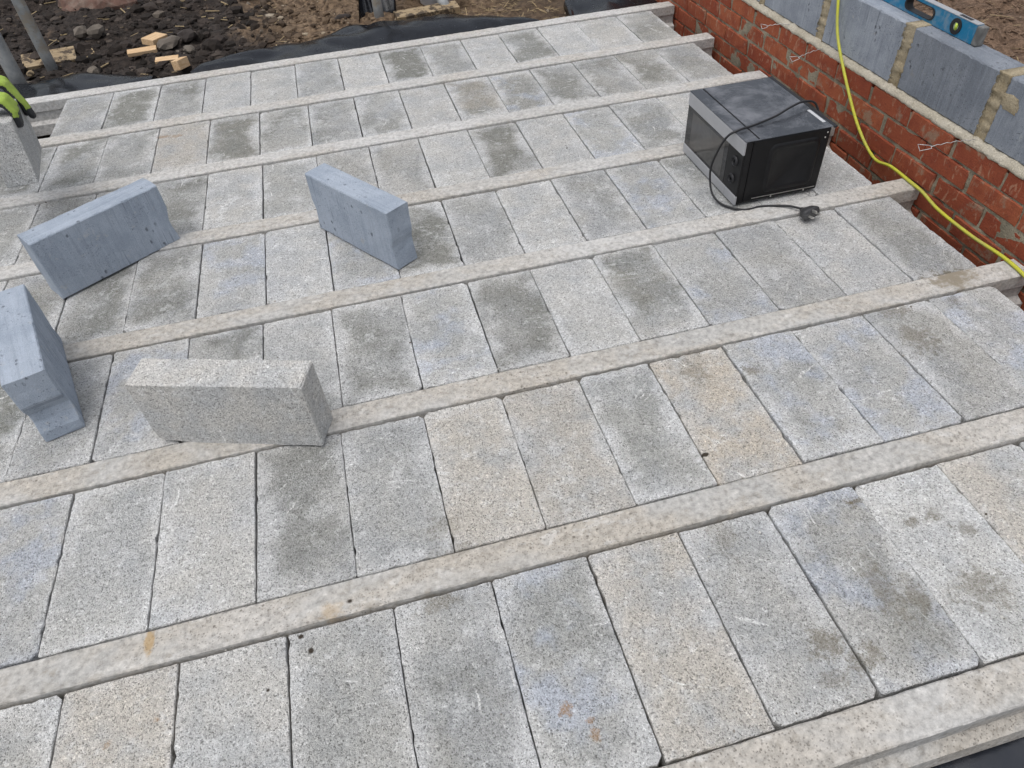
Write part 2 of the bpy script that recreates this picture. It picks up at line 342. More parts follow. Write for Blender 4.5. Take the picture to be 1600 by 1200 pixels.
# ------------------------------------------------------------------ object helpers
def obj(name, bm, m, parent=None, smooth=False):
    me = bpy.data.meshes.new(name); bm.normal_update(); bm.to_mesh(me); bm.free()
    if smooth:
        for p in me.polygons: p.use_smooth = True
    return mobj(name, me, m, parent)
def mobj(name, me, m, parent=None):
    if m is not None and not me.materials: me.materials.append(m)
    o = bpy.data.objects.new(name, me); C.objects.link(o)
    if parent is not None: o.parent = parent
    return o
def empty(name, loc=(0, 0, 0), rz=0.0):
    o = bpy.data.objects.new(name, None); C.objects.link(o); o.location = loc; o.rotation_euler = (0, 0, rz); o.empty_display_size = .05
    return o
def tag(o, label, cat, group=None):
    o['label'] = label; o['category'] = cat
    if group: o['group'] = group
    return o
def place(o, M4): o.matrix_world = M4; return o
def box(bm, x0, x1, y0, y1, z0, z1, bev=0.0, seg=1):
    r = bmesh.ops.create_cube(bm, size=1.0)
    vs = r['verts']
    for v in vs: v.co = Vector(((x0 + x1) / 2 + v.co.x * (x1 - x0), (y0 + y1) / 2 + v.co.y * (y1 - y0), (z0 + z1) / 2 + v.co.z * (z1 - z0)))
    if bev:
        es = list({e for v in vs for e in v.link_edges})
        bmesh.ops.bevel(bm, geom=es, offset=bev, segments=seg, affect='EDGES', profile=.5)
    return bm
def nbox(*a, **k): return box(bmesh.new(), *a, **k)
def catmull(pts, n=8):
    pts = [Vector(p) for p in pts]; out = []
    q = [pts[0] * 2 - pts[1]] + pts + [pts[-1] * 2 - pts[-2]]
    for i in range(1, len(q) - 2):
        for k in range(n):
            t = k / n; a, b, c, d = q[i - 1], q[i], q[i + 1], q[i + 2]
            out.append(.5 * ((2 * b) + (-a + c) * t + (2 * a - 5 * b + 4 * c - d) * t * t + (-a + 3 * b - 3 * c + d) * t ** 3))
    out.append(pts[-1]); return out
def tube(bm, pts, r, seg=10, cap=True):
    rs = r if hasattr(r, '__len__') else [r] * len(pts)
    rings = []; up = Vector((0, 0, 1)); prev = None
    for i, p in enumerate(pts):
        t = (Vector(pts[min(i + 1, len(pts) - 1)]) - Vector(pts[max(i - 1, 0)])).normalized()
        if prev is None:
            a = t.cross(up) if abs(t.z) < .95 else t.cross(Vector((1, 0, 0)))
        else: a = prev - t * prev.dot(t)
        a.normalize(); b = t.cross(a); prev = a
        rings.append([bm.verts.new(Vector(p) + (a * math.cos(k * 2 * math.pi / seg) + b * math.sin(k * 2 * math.pi / seg)) * rs[i]) for k in range(seg)])
    for i in range(len(rings) - 1):
        for k in range(seg):
            bm.faces.new((rings[i][k], rings[i][(k + 1) % seg], rings[i + 1][(k + 1) % seg], rings[i + 1][k]))
    if cap: bm.faces.new(rings[0][::-1]); bm.faces.new(rings[-1])
    return bm
def rock(name, m, size, seed, sub=2, amp=.35, parent=None, flat=1.0):
    bm = bmesh.new(); bmesh.ops.create_icosphere(bm, subdivisions=sub, radius=1.0)
    for v in bm.verts:
        d = v.co.normalized(); f = 1 + amp * noise.noise(d * 1.3 + Vector((seed * 7.1, seed * 3.3, 0))) + amp * .4 * noise.noise(d * 3.4 + Vector((seed, 0, seed)))
        v.co = Vector((d.x * size[0], d.y * size[1], d.z * size[2] * flat)) * f
    return obj(name, bm, m, parent)

# ------------------------------------------------------------------ deck: blocks and beams
PITCH, BW, BL = 0.52594, 0.0859, 0.44
JOINTS = {0: [-.45, -.23, -.015, .201, .424, .640, .862, 1.076, 1.292, 1.507, 1.7215, 1.9395, 2.165, 2.385, 2.60, 2.775],
          1: [-.52, -.30, -.08, .1335, .353, .5775, .7955, 1.0145, 1.2275, 1.4455, 1.65, 1.8715, 2.088, 2.3145, 2.532, 2.75],
          2: [-.70, -.485, -.267, -.05, .158, .38, .599, .81, 1.03, 1.245, 1.455, 1.667, 1.882, 2.105, 2.325, 2.55, 2.771],
          3: [-.91, -.692, -.475, -.26, -.04, .174, .3925, .611, .826, 1.043, 1.258, 1.466, 1.684, 1.90, 2.1185, 2.335, 2.55, 2.772],
          4: [-.91, -.692, -.475, -.26, -.045, .172, .388, .606, .826, 1.045, 1.2555, 1.47, 1.683, 1.898, 2.11, 2.334, 2.55, 2.768],
          5: [-.94, -.725, -.51, -.29, -.073, .153, .376, .5965, .8175, 1.032, 1.2475, 1.466, 1.6825, 1.891, 2.11, 2.33, 2.54, 2.757],
          6: [-.343, -.1165, .112, .332, .5555, .778, 1.0005, 1.217, 1.434, 1.6545, 1.8635, 2.08, 2.2965, 2.533, 2.74]}
TINT = {0: 'glgblgmUbgUlbgg', 1: 'ggugldgbbdBUumu', 2: 'ggdgudgdudlduglml', 3: 'gggddduLuDglgumgll'[:17], 4: 'ggggddlggglDlumll', 5: 'ggdddbDDmmlTUdddm', 6: 'mDdllmlDmldlld'}
TV = {'g': (.42, .06, .12, .55), 'l': (.16, .10, .08, .70), 'L': (.06, .04, .14, .74), 'd': (.82, .05, .08, .50), 'D': (1.0, .08, .0, .48), 'b': (.18, .55, .05, .62),
      'B': (.12, .85, .0, .60), 'u': (.32, .0, .72, .58), 'U': (.62, .0, .75, .54), 'm': (.60, .05, .22, .54), 'T': (.8, .40, .2, .5)}
floor = empty('floor'); floor['kind'] = 'structure'

def deck_block(r, i, x0, x1, y0, y1, zt, rnd):
    cx, cy = (x0 + x1) / 2, (y0 + y1) / 2; hx, hy = (x1 - x0) / 2, (y1 - y0) / 2
    cs = [(-hx, -hy), (hx, -hy), (hx, hy), (-hx, hy)]
    chip = [rnd.choice([.0015, .002, .003, .004, .006, .013]) for _ in range(4)]
    pts = []
    for k in range(4):
        a = Vector(cs[k]); b = Vector(cs[(k + 1) % 4]); L = (b - a).length; d = (b - a) / L; nrm = Vector((d.y, -d.x))
        n = 26 if k % 2 else 13
        ph = rnd.random() * 50
        for j in range(n + 1):
            t = j / n
            s = chip[k] + (L - chip[k] - chip[(k + 1) % 4]) * t
            jit = 0 if j in (0, n) else rnd.uniform(-.0010, .0006) + .0010 * noise.noise(Vector((ph + t * 5, 0, 0)))
            if rnd.random() < .05 and 0 < j < n: jit -= rnd.uniform(.0015, .0045)
            pts.append(a + d * s + nrm * jit)
    bm = bmesh.new(); n = len(pts)
    ins = [rnd.uniform(.0006, .0026) + (rnd.random() < .06) * rnd.uniform(.001, .005) for _ in pts]
    def inset(p, q): 
        l = p.length; return Vector((p.x - math.copysign(min(q, abs(p.x)), p.x) * (abs(p.x) / hx > .9), p.y - math.copysign(min(q, abs(p.y)), p.y) * (abs(p.y) / hy > .9)))
    top = [bm.verts.new((*inset(p, ins[k]), 0)) for k, p in enumerate(pts)]
    mid = [bm.verts.new((p.x, p.y, -rnd.uniform(.0012, .0036))) for p in pts]
    bot = [bm.verts.new((p.x, p.y, -.098)) for p in pts]
    c0 = bm.verts.new((0, 0, 0))
    for k in range(n):
        q = (k + 1) % n
        bm.faces.new((top[k], top[q], c0)); bm.faces.new((mid[k], mid[q], top[q], top[k])); bm.faces.new((bot[k], bot[q], mid[q], mid[k]))
    bm.faces.new(bot[::-1])
    o = obj('floor_block', bm, stained(x0, x1, y0, y1, mat_block), floor)
    o.location = (cx, cy, zt); o.rotation_euler = (rnd.uniform(-.003, .003), rnd.uniform(-.003, .003), rnd.uniform(-.0025, .0025))
    tv = TV[TINT[r][i]] if i < len(TINT[r]) else TV['g']
    o.color = tuple(min(1, max(0, c * (.78 if q == 0 and r < 2 else 1) + rnd.uniform(-.08, .08) * (1.6 if q == 3 else 1))) for q, c in enumerate(tv))
    return o
rnd = random.Random(11)
for r, js in JOINTS.items():
    gaps = [rnd.choice([.0014, .0018, .0024, .003, .0036] if r < 3 else [.0020, .0026, .003, .0036, .0042]) for _ in js]
    for i in range(len(js) - 1):
        y0 = r * PITCH + rnd.uniform(.0015, .004); y1 = r * PITCH + BL - rnd.uniform(.001, .0045)
        zt = (-.007 if r == 0 else -.003) + rnd.uniform(-.0025, .002)
        deck_block(r, i, js[i] + gaps[i] / 2, js[i + 1] - gaps[i + 1] / 2, y0, y1, zt, rnd)

rn2 = random.Random(29)                      # the rows run on to the left
for r in range(6):
    x1 = JOINTS[r][0]
    while x1 > -1.05:
        deck_block(r, 99, x1 - .217 + .0015, x1 - .0015, r * PITCH + .003, r * PITCH + BL - .003, (-.007 if r == 0 else -.003) + rn2.uniform(-.0025, .002), rn2); x1 -= .217

def beam(k, xl, xr):
    rb = random.Random(50 + k)
    yb = k * PITCH - BW / 2 - .0005; h = BW / 2 - .0035
    prof = [(-h + .003, .004), (-h, .001), (-h - .001, -.042), (-h + .007, -.048), (-h + .009, -.088), (-h - .018, -.1005), (-h - .021, -.150),
            (h + .021, -.150), (h + .018, -.1005), (h - .009, -.088), (h - .007, -.048), (h + .001, -.042), (h, .001), (h - .003, .004)]
    nseg = int((xr - xl) / .022); bm = bmesh.new(); rings = []
    for s in range(nseg + 1):
        x = xl + (xr - xl) * s / nseg; ring = []
        for j, (y, z) in enumerate(prof):
            jy = rb.uniform(-.0009, .0009) if j in (0, 1, 12, 13) else 0
            if j in (0, 13) and rb.random() < .07: jy += rb.uniform(.002, .005) * (1 if j == 0 else -1)
            xx = x - (.004 if s == nseg and j in (0, 13) else 0)
            ring.append(bm.verts.new((xx, y + jy, z + (rb.uniform(-.0006, .0006) if j in (0, 13) else 0))))
        rings.append(ring)
    n = len(prof)
    for s in range(nseg):
        for j in range(n): bm.faces.new((rings[s][j], rings[s][(j + 1) % n], rings[s + 1][(j + 1) % n], rings[s + 1][j]))
    bm.faces.new(rings[0][::-1]); bm.faces.new(rings[-1])
    bmesh.ops.recalc_face_normals(bm, faces=bm.faces)
    o = obj('floor_beam', bm, stained(xl, xr, yb - h, yb + h, mat_beam), floor); o.location = (0, yb, 0); o.color = ([.12, .0, .05, .12, .20, .28, .36, .36][k], 0, 0, 1); return o
ends = [2.89, 2.89, 2.892, 2.894, 2.893, 2.882, 2.872, 2.886]
for k in range(8): beam(k, -1.42, ends[k])

def crumbs():
    rc = random.Random(77); vs = []; fs = []
    t = bmesh.new(); bmesh.ops.create_icosphere(t, subdivisions=1, radius=1.0)
    bv = [v.co.copy() for v in t.verts]; bf = [[v.index for v in f.verts] for f in t.faces]; t.free()
    for k in range(520):
        x = rc.uniform(-.4, 2.75); r_ = rc.randrange(7)
        y = r_ * PITCH + (rc.choice([rc.uniform(.003, .03), BL - rc.uniform(.003, .03)]) if rc.random() < .6 else rc.uniform(0, BL))
        s_ = rc.choice([.0012, .0016, .002, .0026, .0035 if rc.random() < .4 else .0015]); q = Vector((rc.uniform(0, 90), rc.uniform(0, 90), 0)); b = len(vs); z = (-.009 if r_ == 0 else -.0045) + s_ * .5
        for v in bv: vs.append(Vector((x, y, z)) + v * s_ * (1 + .6 * noise.noise(v * 1.8 + q)))
        fs.extend([[b + i_ for i_ in f] for f in bf])
    me = bpy.data.meshes.new('concrete_crumbs'); me.from_pydata(vs, [], fs); me.update()
    o = mobj('concrete_crumbs', me, M['crumb']); o['kind'] = 'stuff'; o['label'] = 'tiny crumbs of concrete and grit lying on the floor'; o['category'] = 'grit'
crumbs()

# ------------------------------------------------------------------ ground
def soil_h(x, y):
    p = Vector((x, y, 0))
    n = .055 * noise.fractal(p * 2.1, 1.0, 2.0, 4) + .03 * noise.fractal(p * 9.0 + Vector((3, 1, 0)), .9, 2.0, 4)
    far = min(1.0, max(0.0, (y - 3.70) / .09)); rt = min(1.0, max(0.0, (x - 3.04) / .05))
    lev = max(far, rt)
    if x > 2.8 and y > 3.6: pass
    z = -.36 + lev * .235
    bumpy = .25 + .75 * lev
    z += n * bumpy
    if y > 5.2: z += (min(y, 9) - 5.2) * .04
    return z
def axis(lo, a, b, hi, fine, n):
    out = [lo + (a - lo) * (1 - (1 - k / n) ** 2) for k in range(n)]
    m = int((b - a) / fine); out += [a + (b - a) * k / m for k in range(m)]
    out += [b + (hi - b) * (k / n) ** 2 for k in range(n + 1)]
    return out
def grid(name, xs, ys, f, m, parent=None):
    vs = [(x, y, f(x, y)) for y in ys for x in xs]; nx = len(xs)
    fs = [(j * nx + i, j * nx + i + 1, (j + 1) * nx + i + 1, (j + 1) * nx + i) for j in range(len(ys) - 1) for i in range(nx - 1)]
    me = bpy.data.meshes.new(name); me.from_pydata(vs, [], fs); me.update()
    for p in me.polygons: p.use_smooth = True
    return mobj(name, me, m, parent)
g = grid('ground', axis(-80, -2.2, 5.6, 90, .024, 16), axis(-80, 1.3, 6.8, 120, .024, 16), soil_h, M['soil']); g['kind'] = 'structure'

# clods and chips nobody could count
def clods():
    rc = random.Random(5); vs = []; fs = []
    t = bmesh.new(); bmesh.ops.create_icosphere(t, subdivisions=1, radius=1.0)
    bv = [v.co.copy() for v in t.verts]; bf = [[v.index for v in f.verts] for f in t.faces]; t.free()
    def add(x, y, s):
        q = Vector((rc.uniform(0, 90), rc.uniform(0, 90), 0)); sx, sy, sz = s * rc.uniform(.7, 1.3), s * rc.uniform(.7, 1.3), s * rc.uniform(.45, .9)
        b = len(vs); z = soil_h(x, y) + s * rc.uniform(-.25, .2); a = rc.uniform(0, 6.28); ca, sa = math.cos(a), math.sin(a)
        for v in bv:
            f = 1 + .55 * noise.noise(v * 1.6 + q) + .45 * noise.noise(v * 4.1 + q)
            X, Y = v.x * sx * f, v.y * sy * f
            vs.append((x + X * ca - Y * sa, y + X * sa + Y * ca, z + v.z * sz * f))
        fs.extend([[b + k for k in f] for f in bf])
    for _ in range(9000):
        y = 3.8 + rc.random() ** 1.4 * 2.9; x = rc.uniform(-2.1, 1.3 if rc.random() < .8 else 2.9)
        add(x, y, rc.choice([.005, .006, .007, .008, .01, .012, .015, .018, .022, .03, .045 if rc.random() < .35 else .008]) * (1 if x < .8 else .7))
    for _ in range(700):
        add(rc.uniform(3.1, 5.2), rc.uniform(1.5, 4.4), rc.choice([.005, .007, .009, .014]))
    me = bpy.data.meshes.new('soil_clods'); me.from_pydata(vs, [], fs); me.update()
    o = mobj('soil_clods', me, M['clod']); o['kind'] = 'stuff'; o['label'] = 'crumbs and clods of earth scattered over the ground'; o['category'] = 'soil'
clods()
def slivers(name, m, n, area, lens, label, seed, thick=.004):
    rc = random.Random(seed); vs = []; fs = []
    for _ in range(n):
        x = rc.uniform(area[0], area[1]); y = rc.uniform(area[2], area[3]); L = rc.uniform(*lens) / 2; w_ = thick * rc.uniform(.5, 1.6)
        a = rc.uniform(0, 6.28); d = Vector((math.cos(a), math.sin(a), rc.uniform(-.25, .25))).normalized(); s = d.cross(Vector((0, 0, 1))).normalized() * w_
        u = Vector((0, 0, w_ * .5)); c = Vector((x, y, soil_h(x, y) + .006)); b = len(vs)
        for e in (-L, L):
            for q in (-s - u, s - u, s + u, -s + u): vs.append(c + d * e + q)
        fs += [(b, b + 3, b + 2, b + 1), (b + 4, b + 5, b + 6, b + 7)] + [(b + k, b + (k + 1) % 4, b + 4 + (k + 1) % 4, b + 4 + k) for k in range(4)]
    me = bpy.data.meshes.new(name); me.from_pydata(vs, [], fs); me.update()
    o = mobj(name, me, m); o['kind'] = 'stuff'; o['label'] = label; o['category'] = 'litter'
slivers('bark_chips', M['chip'], 1500, (3.1, 5.0, 1.5, 4.2), (.01, .05), 'brown bark chips strewn on the soil behind the wall', 3)
slivers('dry_straw', M['straw'], 420, (3.1, 5.0, 1.5, 4.2), (.03, .10), 'thin dry straw lying on the soil behind the wall', 4, .0015)
slivers('wood_splinters', M['straw'], 170, (-1.6, .7, 3.9, 5.8), (.02, .10), 'splinters and twigs lying on the dark soil beyond the floor', 8, .0028)
slivers('dry_roots', M['straw'], 260, (1.75, 2.4, 3.95, 4.8), (.02, .09), 'thin dry roots and straw in the brown soil beyond the floor', 6, .0015)

# ------------------------------------------------------------------ cavity wall at the right
wall = empty('brick_wall', (2.9, 2.0, -.35)); tag(wall, 'red brick wall topped with blue grey blocks along the right of the floor', 'wall')
WI = wall.matrix_world.inverted()
def wchild(o, loc): o.parent = wall; o.location = Vector(loc) - Vector((2.9, 2.0, -.35)); return o
def brick_mesh(L, seed):
    rb = random.Random(seed); bm = bmesh.new(); n = 5
    def ring(x, ins, jit):
        hz, hy = .0325 - ins, L / 2 - ins; pts = []
        for k in range(n): pts.append((-hy + 2 * hy * k / n, -hz))
        for k in range(2): pts.append((hy, -hz + 2 * hz * k / 2))
        for k in range(n): pts.append((hy - 2 * hy * k / n, hz))
        for k in range(2): pts.append((-hy, hz - 2 * hz * k / 2))
        return [bm.verts.new((x + rb.uniform(-jit, jit) * .5, p[0] + rb.uniform(-jit, jit), p[1] + rb.uniform(-jit, jit))) for p in pts]
    r0 = ring(0, .0035, .0012); r1 = ring(.004, 0, .0018); r2 = ring(.1, 0, .001); m_ = len(r0)
    for a, b in ((r0, r1), (r1, r2)):
        for k in range(m_): bm.faces.new((a[k], b[k], b[(k + 1) % m_], a[(k + 1) % m_]))
    bm.faces.new(r0); bm.faces.new(r2[::-1])
    bmesh.ops.recalc_face_normals(bm, faces=bm.faces)
    me = bpy.data.meshes.new('brick'); bm.to_mesh(me); bm.free(); me.materials.append(M['brick']); return me
full = [brick_mesh(.213, s) for s in range(6)]; half = [brick_mesh(.102, 20 + s) for s in range(2)]
rb = random.Random(21)
ZT = .2165
for c in range(6):
    zc = ZT - .0325 - c * .0735
    off = 1.888 if c % 2 == 0 else 1.777
    if c % 2 == 0: off += .012 * (c / 2)
    for k in range(-6, 13):
        y = off + .1125 + k * .2245
        o = bpy.data.objects.new('brick', rb.choice(full)); C.objects.link(o)
        wchild(o, (2.9 + rb.uniform(-.003, .003), y + rb.uniform(-.004, .004), zc + rb.uniform(-.002, .002)))
        o.rotation_euler = (rb.uniform(-.008, .008), rb.uniform(-.02, .02), rb.uniform(-.008, .008))
# bedding mortar behind and between the bricks
def mort(u, v):  # rough, mostly recessed, with a few squeezed-out lumps
    p = Vector((u * 1.0, v * 1.0, 0))
    return .0035 + .007 * noise.fractal(p * 13, .9, 2, 4) + .005 * noise.noise(p * 3.0)
bm = bmesh.new(); ny, nz_ = 420, 50; vg = []
for j in range(nz_ + 1):
    z = -.30 + (.205 + .30) * j / nz_; row = []
    for i in range(ny + 1):
        y = .45 + (4.7 - .45) * i / ny
        row.append(bm.verts.new((2.9 + .0085 - max(-.006, min(.0066, mort(y, z))), y, z)))
    vg.append(row)
for j in range(nz_):
    for i in range(ny): bm.faces.new((vg[j][i], vg[j + 1][i], vg[j + 1][i + 1], vg[j][i + 1]))
o = obj('mortar', bm, M['mortar'], None, True); wchild(o, (0, 0, 0)); o.location = -Vector((2.9, 2.0, -.35))
# thick bed of sandy mortar on top of the bricks
bm = bmesh.new(); rings = []; nb = 700
for i in range(nb + 1):
    y = .45 + 4.25 * i / nb; f = noise.fractal(Vector((y * 22, 0, 0)), .7, 2, 5); f2 = noise.fractal(Vector((y * 30, 5, 0)), .7, 2, 5); f3 = noise.noise(Vector((y * 3, 9, 0)))
    pr = [(3.02, .205), (2.908, .212), (2.899 + .003 * f, .2165 + .005 * f2 + .004 * f3), (2.8965 + .004 * f, .222 + .005 * f2), (2.901 + .005 * f2, .230 + .004 * f), (2.911 + .003 * f, .2365 + .005 * f2), (2.919, .240 + .005 * f2), (3.02, .2415)]
    rings.append([bm.verts.new((a, y, b)) for a, b in pr])
for i in range(nb):
    for k in range(7): bm.faces.new((rings[i][k], rings[i + 1][k], rings[i + 1][k + 1], rings[i][k + 1]))
bmesh.ops.recalc_face_normals(bm, faces=bm.faces)
o = obj('mortar_bed', bm, M['lip'], None, True); o.parent = wall; o.location = -Vector((2.9, 2.0, -.35))

def aircrete(L, T, H, seed, notch=(0, 0), rough=.0022, end_cut=0.0):
    """long axis x, thickness y, height z; a grip notch across an end"""
    ra = random.Random(seed); bm = bmesh.new()
    def end(sgn, depth):
        if not depth: return [(0.0, z) for z in (0, .04, .08, .13, .175, H)]
        return [(0, 0), (.004, .028), (depth, .058), (depth * 1.12, .082), (depth * .35, .108), (0, .128), (.001, .17), (0, H)]
    Lp = [(-L / 2 + d, z) for d, z in end(-1, notch[0])]; Rp = [(L / 2 - d, z) for d, z in end(1, notch[1])]
    prof = [(p[0], p[1]) for p in Rp]
    n = 26; prof += [(L / 2 - L * k / n, H) for k in range(1, n)]
    prof += Lp[::-1]; prof += [(-L / 2 + L * k / n, 0) for k in range(1, n)]
    seen = []
    for p in prof:
        if not seen or (Vector(p) - Vector(seen[-1])).length > 1e-4: seen.append(p)
    prof = seen; b = .003; rings = []
    for yy, ins in ((-T / 2, b), (-T / 2 + b, 0), (0, 0), (T / 2 - b, 0), (T / 2, b)):
        rg = []
        for x, z in prof:
            ix = x - math.copysign(ins, x) * (abs(x) > L / 2 - .05); iz = z + (ins if z < .01 else (-ins if z > H - .01 else 0))
            ch = ra.uniform(.002, .006) if (ins and ra.random() < .10) else 0.0
            if ch: iz += ch if z < .01 else (-ch if z > H - .01 else 0); ix -= math.copysign(ch, x) * (abs(x) > L / 2 - .03)
            rg.append(bm.verts.new((ix + ra.uniform(-rough, rough) * .6, yy, max(0.0, iz + ra.uniform(-rough, rough) * .5))))
        rings.append(rg)
    m_ = len(prof)
    for a, c_ in zip(rings, rings[1:]):
        for k in range(m_): bm.faces.new((a[k], a[(k + 1) % m_], c_[(k + 1) % m_], c_[k]))
    for rg in (rings[0], rings[-1]):
        bmesh.ops.triangle_fill(bm, use_beauty=True, edges=[bm.edges.get((rg[k], rg[(k + 1) % m_])) for k in range(m_)])
    bmesh.ops.recalc_face_normals(bm, faces=bm.faces)
    return bm
def loose_block(name, bm, m, x, y, yaw, z=0.0):
    o = obj(name, bm, m); o.location = (x, y, z); o.rotation_euler = (0, 0, yaw); return o
# the block course of the wall: (y far, y near)
spans = [(4.62, 4.20), (4.18, 3.75), (3.725, 3.30), (3.28, 2.80), (2.765, 2.335), (2.292, 1.852), (1.806, 1.410), (1.368, .93), (.91, .48)]
for k, (ya, yb) in enumerate(spans):
    L = ya - yb
    bm = aircrete(L, .1, .201, 60 + k, rough=.0012)
    o = obj('wall_block', bm, M['bluew']); o.parent = wall
    o.location = Vector((2.967 + rb.uniform(-.002, .002), (ya + yb) / 2 - .016, .2415)) - Vector((2.9, 2.0, -.35)); o.rotation_euler = (0, 0, R(90) + rb.uniform(-.004, .004))
    o.color = ([.9, .95, .85, .92, .95, 1.0, .70, .82, .9][k], 0, 0, 1)
for k in range(len(spans) - 1):
    ya, yb = spans[k][1] - .016, spans[k + 1][0] - .016; rj = random.Random(80 + k)
    bm = bmesh.new(); rows = []; nn = 40
    for i in range(nn + 1):
        z = .238 + .2075 * i / nn
        f = noise.noise(Vector((k * 3.3, z * 26, 1))); f2 = noise.noise(Vector((k * 5.1, z * 40, 7))); f3 = noise.noise(Vector((k * 2.1, z * 18, 3)))
        wd = .003 + .008 * max(0, f)
        xf = 2.9168; xo = xf + .004 - .010 * max(-.3, f2)
        yc = ya * .5 + yb * .5 + .006 * f3
        rows.append([bm.verts.new((3.016, ya + .001, z)), bm.verts.new((xf + .002, ya + .002, z)), bm.verts.new((xf - .0012, ya + wd, z)),
                     bm.verts.new((xo, yc + (ya - yb) * .2, z)), bm.verts.new((xo - .003 * f, yc - (ya - yb) * .2, z)),
                     bm.verts.new((xf - .0012, yb - wd * (1 + f2), z)), bm.verts.new((xf + .002, yb - .002, z)), bm.verts.new((3.016, yb - .001, z))])
    for rw in rows:
        for q in (2, 3, 4, 5): rw[q].co.x += .0035 * noise.noise(rw[q].co * 130); rw[q].co.y += .004 * noise.noise(rw[q].co * 95 + Vector((3, 0, 0)))
    for i in range(nn):
        for q in range(7): bm.faces.new((rows[i][q], rows[i][q + 1], rows[i + 1][q + 1], rows[i + 1][q]))
    bm.faces.new(rows[-1])
    bmesh.ops.recalc_face_normals(bm, faces=bm.faces)
    o = obj('mortar_joint', bm, M['joint'], None, True); o.parent = wall; o.location = -Vector((2.9, 2.0, -.35))
# a trowelled smear of mortar beside the near joint
bm = bmesh.new(); rg = []
for k in range(18):
    a = k / 18 * 2 * math.pi; q = 1 + .55 * noise.noise(Vector((math.cos(a) * 2.2, math.sin(a) * 2.2, 4)))
    rg.append(bm.verts.new((2.9162, 1.320 + .034 * math.copysign(abs(math.cos(a)) ** .55, math.cos(a)) * q + .012 * math.sin(a), .376 + .024 * math.copysign(abs(math.sin(a)) ** .6, math.sin(a)) * q)))
c_ = bm.verts.new((2.9135, 1.328, .378)); rg2 = [bm.verts.new(Vector((2.9142, v.co.y * .75 + 1.322 * .25, v.co.z * .75 + .376 * .25))) for v in rg]
for k in range(18):
    bm.faces.new((rg[k], rg[(k + 1) % 18], rg2[(k + 1) % 18], rg2[k])); bm.faces.new((rg2[k], rg2[(k + 1) % 18], c_))
bmesh.ops.recalc_face_normals(bm, faces=bm.faces)
o = obj('mortar_smear', bm, M['joint'], None, True); o.parent = wall; o.location = -Vector((2.9, 2.0, -.35))

# wire wall ties bedded in the mortar
def tie(p0, p1, label):
    p0, p1 = Vector(p0), Vector(p1); d = (p1 - p0); L = d.length; d.normalize(); s = d.cross(Vector((0, 0, 1))).normalized()
    bm = bmesh.new(); pts = []
    for k in range(15):
        t = k / 14 * .82; tw = .0022 * math.sin(k * 2.1) * (1 if k < 13 else 0)
        pts.append(p0 + d * L * t + s * tw + Vector((0, 0, .002 * math.cos(k * 2.1) + .003 * math.sin(t * 5))))
    tri = [p0 + d * L * .82, p1 + s * .018, p1 + s * .004 + Vector((0, 0, -.016)) - d * .004, p0 + d * L * .82 - s * .008 + Vector((0, 0, -.006))]
    tube(bm, pts, .0012, 6); tube(bm, [tri[0], tri[0] * .4 + tri[1] * .6, tri[1], tri[1] * .5 + tri[2] * .5, tri[2], tri[2] * .4 + tri[3] * .6, tri[3], tri[0]], .0011, 6)
    o = obj('wall_tie', bm, M['wire'], None, True); tag(o, label, 'wall tie', 'wire ties in the wall bed joint'); return o
tie((2.905, 2.50, .2365), (2.79, 2.53, .240), 'thin wire wall tie farthest along the wall, beyond the yellow cable')
tie((2.905, 2.232, .228), (2.752, 2.205, .222), 'thin wire wall tie just beyond the hanging yellow cable')
tie((2.905, 1.372, .238), (2.722, 1.388, .240), 'thin wire wall tie with triangular end, nearest, under the joint beside the dark block')

# ------------------------------------------------------------------ spirit level on the wall
lev = empty('spirit_level', (2.972, 1.578, .4445)); tag(lev, 'blue spirit level with yellow round vial lying along the top of the wall', 'spirit level')
def level_body():
    bm = bmesh.new(); L, H = 1.2, .057
    outer = [(0.02, 0), (L - .02, 0), (L - .02, H), (.02, H)]
    def oblong(c, hw, hh, n=8): 
        o = []
        for s in (1, -1):
            for k in range(n + 1):
                a = -math.pi / 2 + math.pi * k / n
                o.append((c + s * (hw - hh) + s * hh * math.cos(a), H / 2 + s * hh * math.sin(a)))
        return o
    loops = [outer, oblong(.29, .075, .0185), [(.105 + .019 * math.cos(k * math.pi / 10), H / 2 + .019 * math.sin(k * math.pi / 10)) for k in range(20)]]
    es = []
    for lp in loops:
        vs = [bm.verts.new((0, y, z)) for y, z in lp]
        es += [bm.edges.new((vs[k], vs[(k + 1) % len(vs)])) for k in range(len(vs))]
    bmesh.ops.triangle_fill(bm, use_beauty=True, edges=es)
    r = bmesh.ops.extrude_face_region(bm, geom=list(bm.faces))
    for v in r['geom']:
        if isinstance(v, bmesh.types.BMVert): v.co.x += .024
    bmesh.ops.recalc_face_normals(bm, faces=bm.faces)
    return bm, loops
bm, loops = level_body(); obj('body', bm, M['lblue'], lev)
def rim(lp, m, name, wid=.005, x0=-.003, x1=.027):
    bm = bmesh.new(); cy = sum(p[0] for p in lp) / len(lp); cz = sum(p[1] for p in lp) / len(lp); rs = []
    for y, z in lp:
        d = Vector((y - cy, z - cz)); l = d.length; d /= l
        i = Vector((y, z)) - d * wid * .7; o_ = Vector((y, z)) + d * wid * .6
        rs.append([bm.verts.new((x0, i.x, i.y)), bm.verts.new((x0, o_.x, o_.y)), bm.verts.new((x1, o_.x, o_.y)), bm.verts.new((x1, i.x, i.y))])
    n = len(rs)
    for k in range(n):
        for q in range(4): bm.faces.new((rs[k][q], rs[(k + 1) % n][q], rs[(k + 1) % n][(q + 1) % 4], rs[k][(q + 1) % 4]))
    bmesh.ops.recalc_face_normals(bm, faces=bm.faces)
    return obj(name, bm, m, lev)
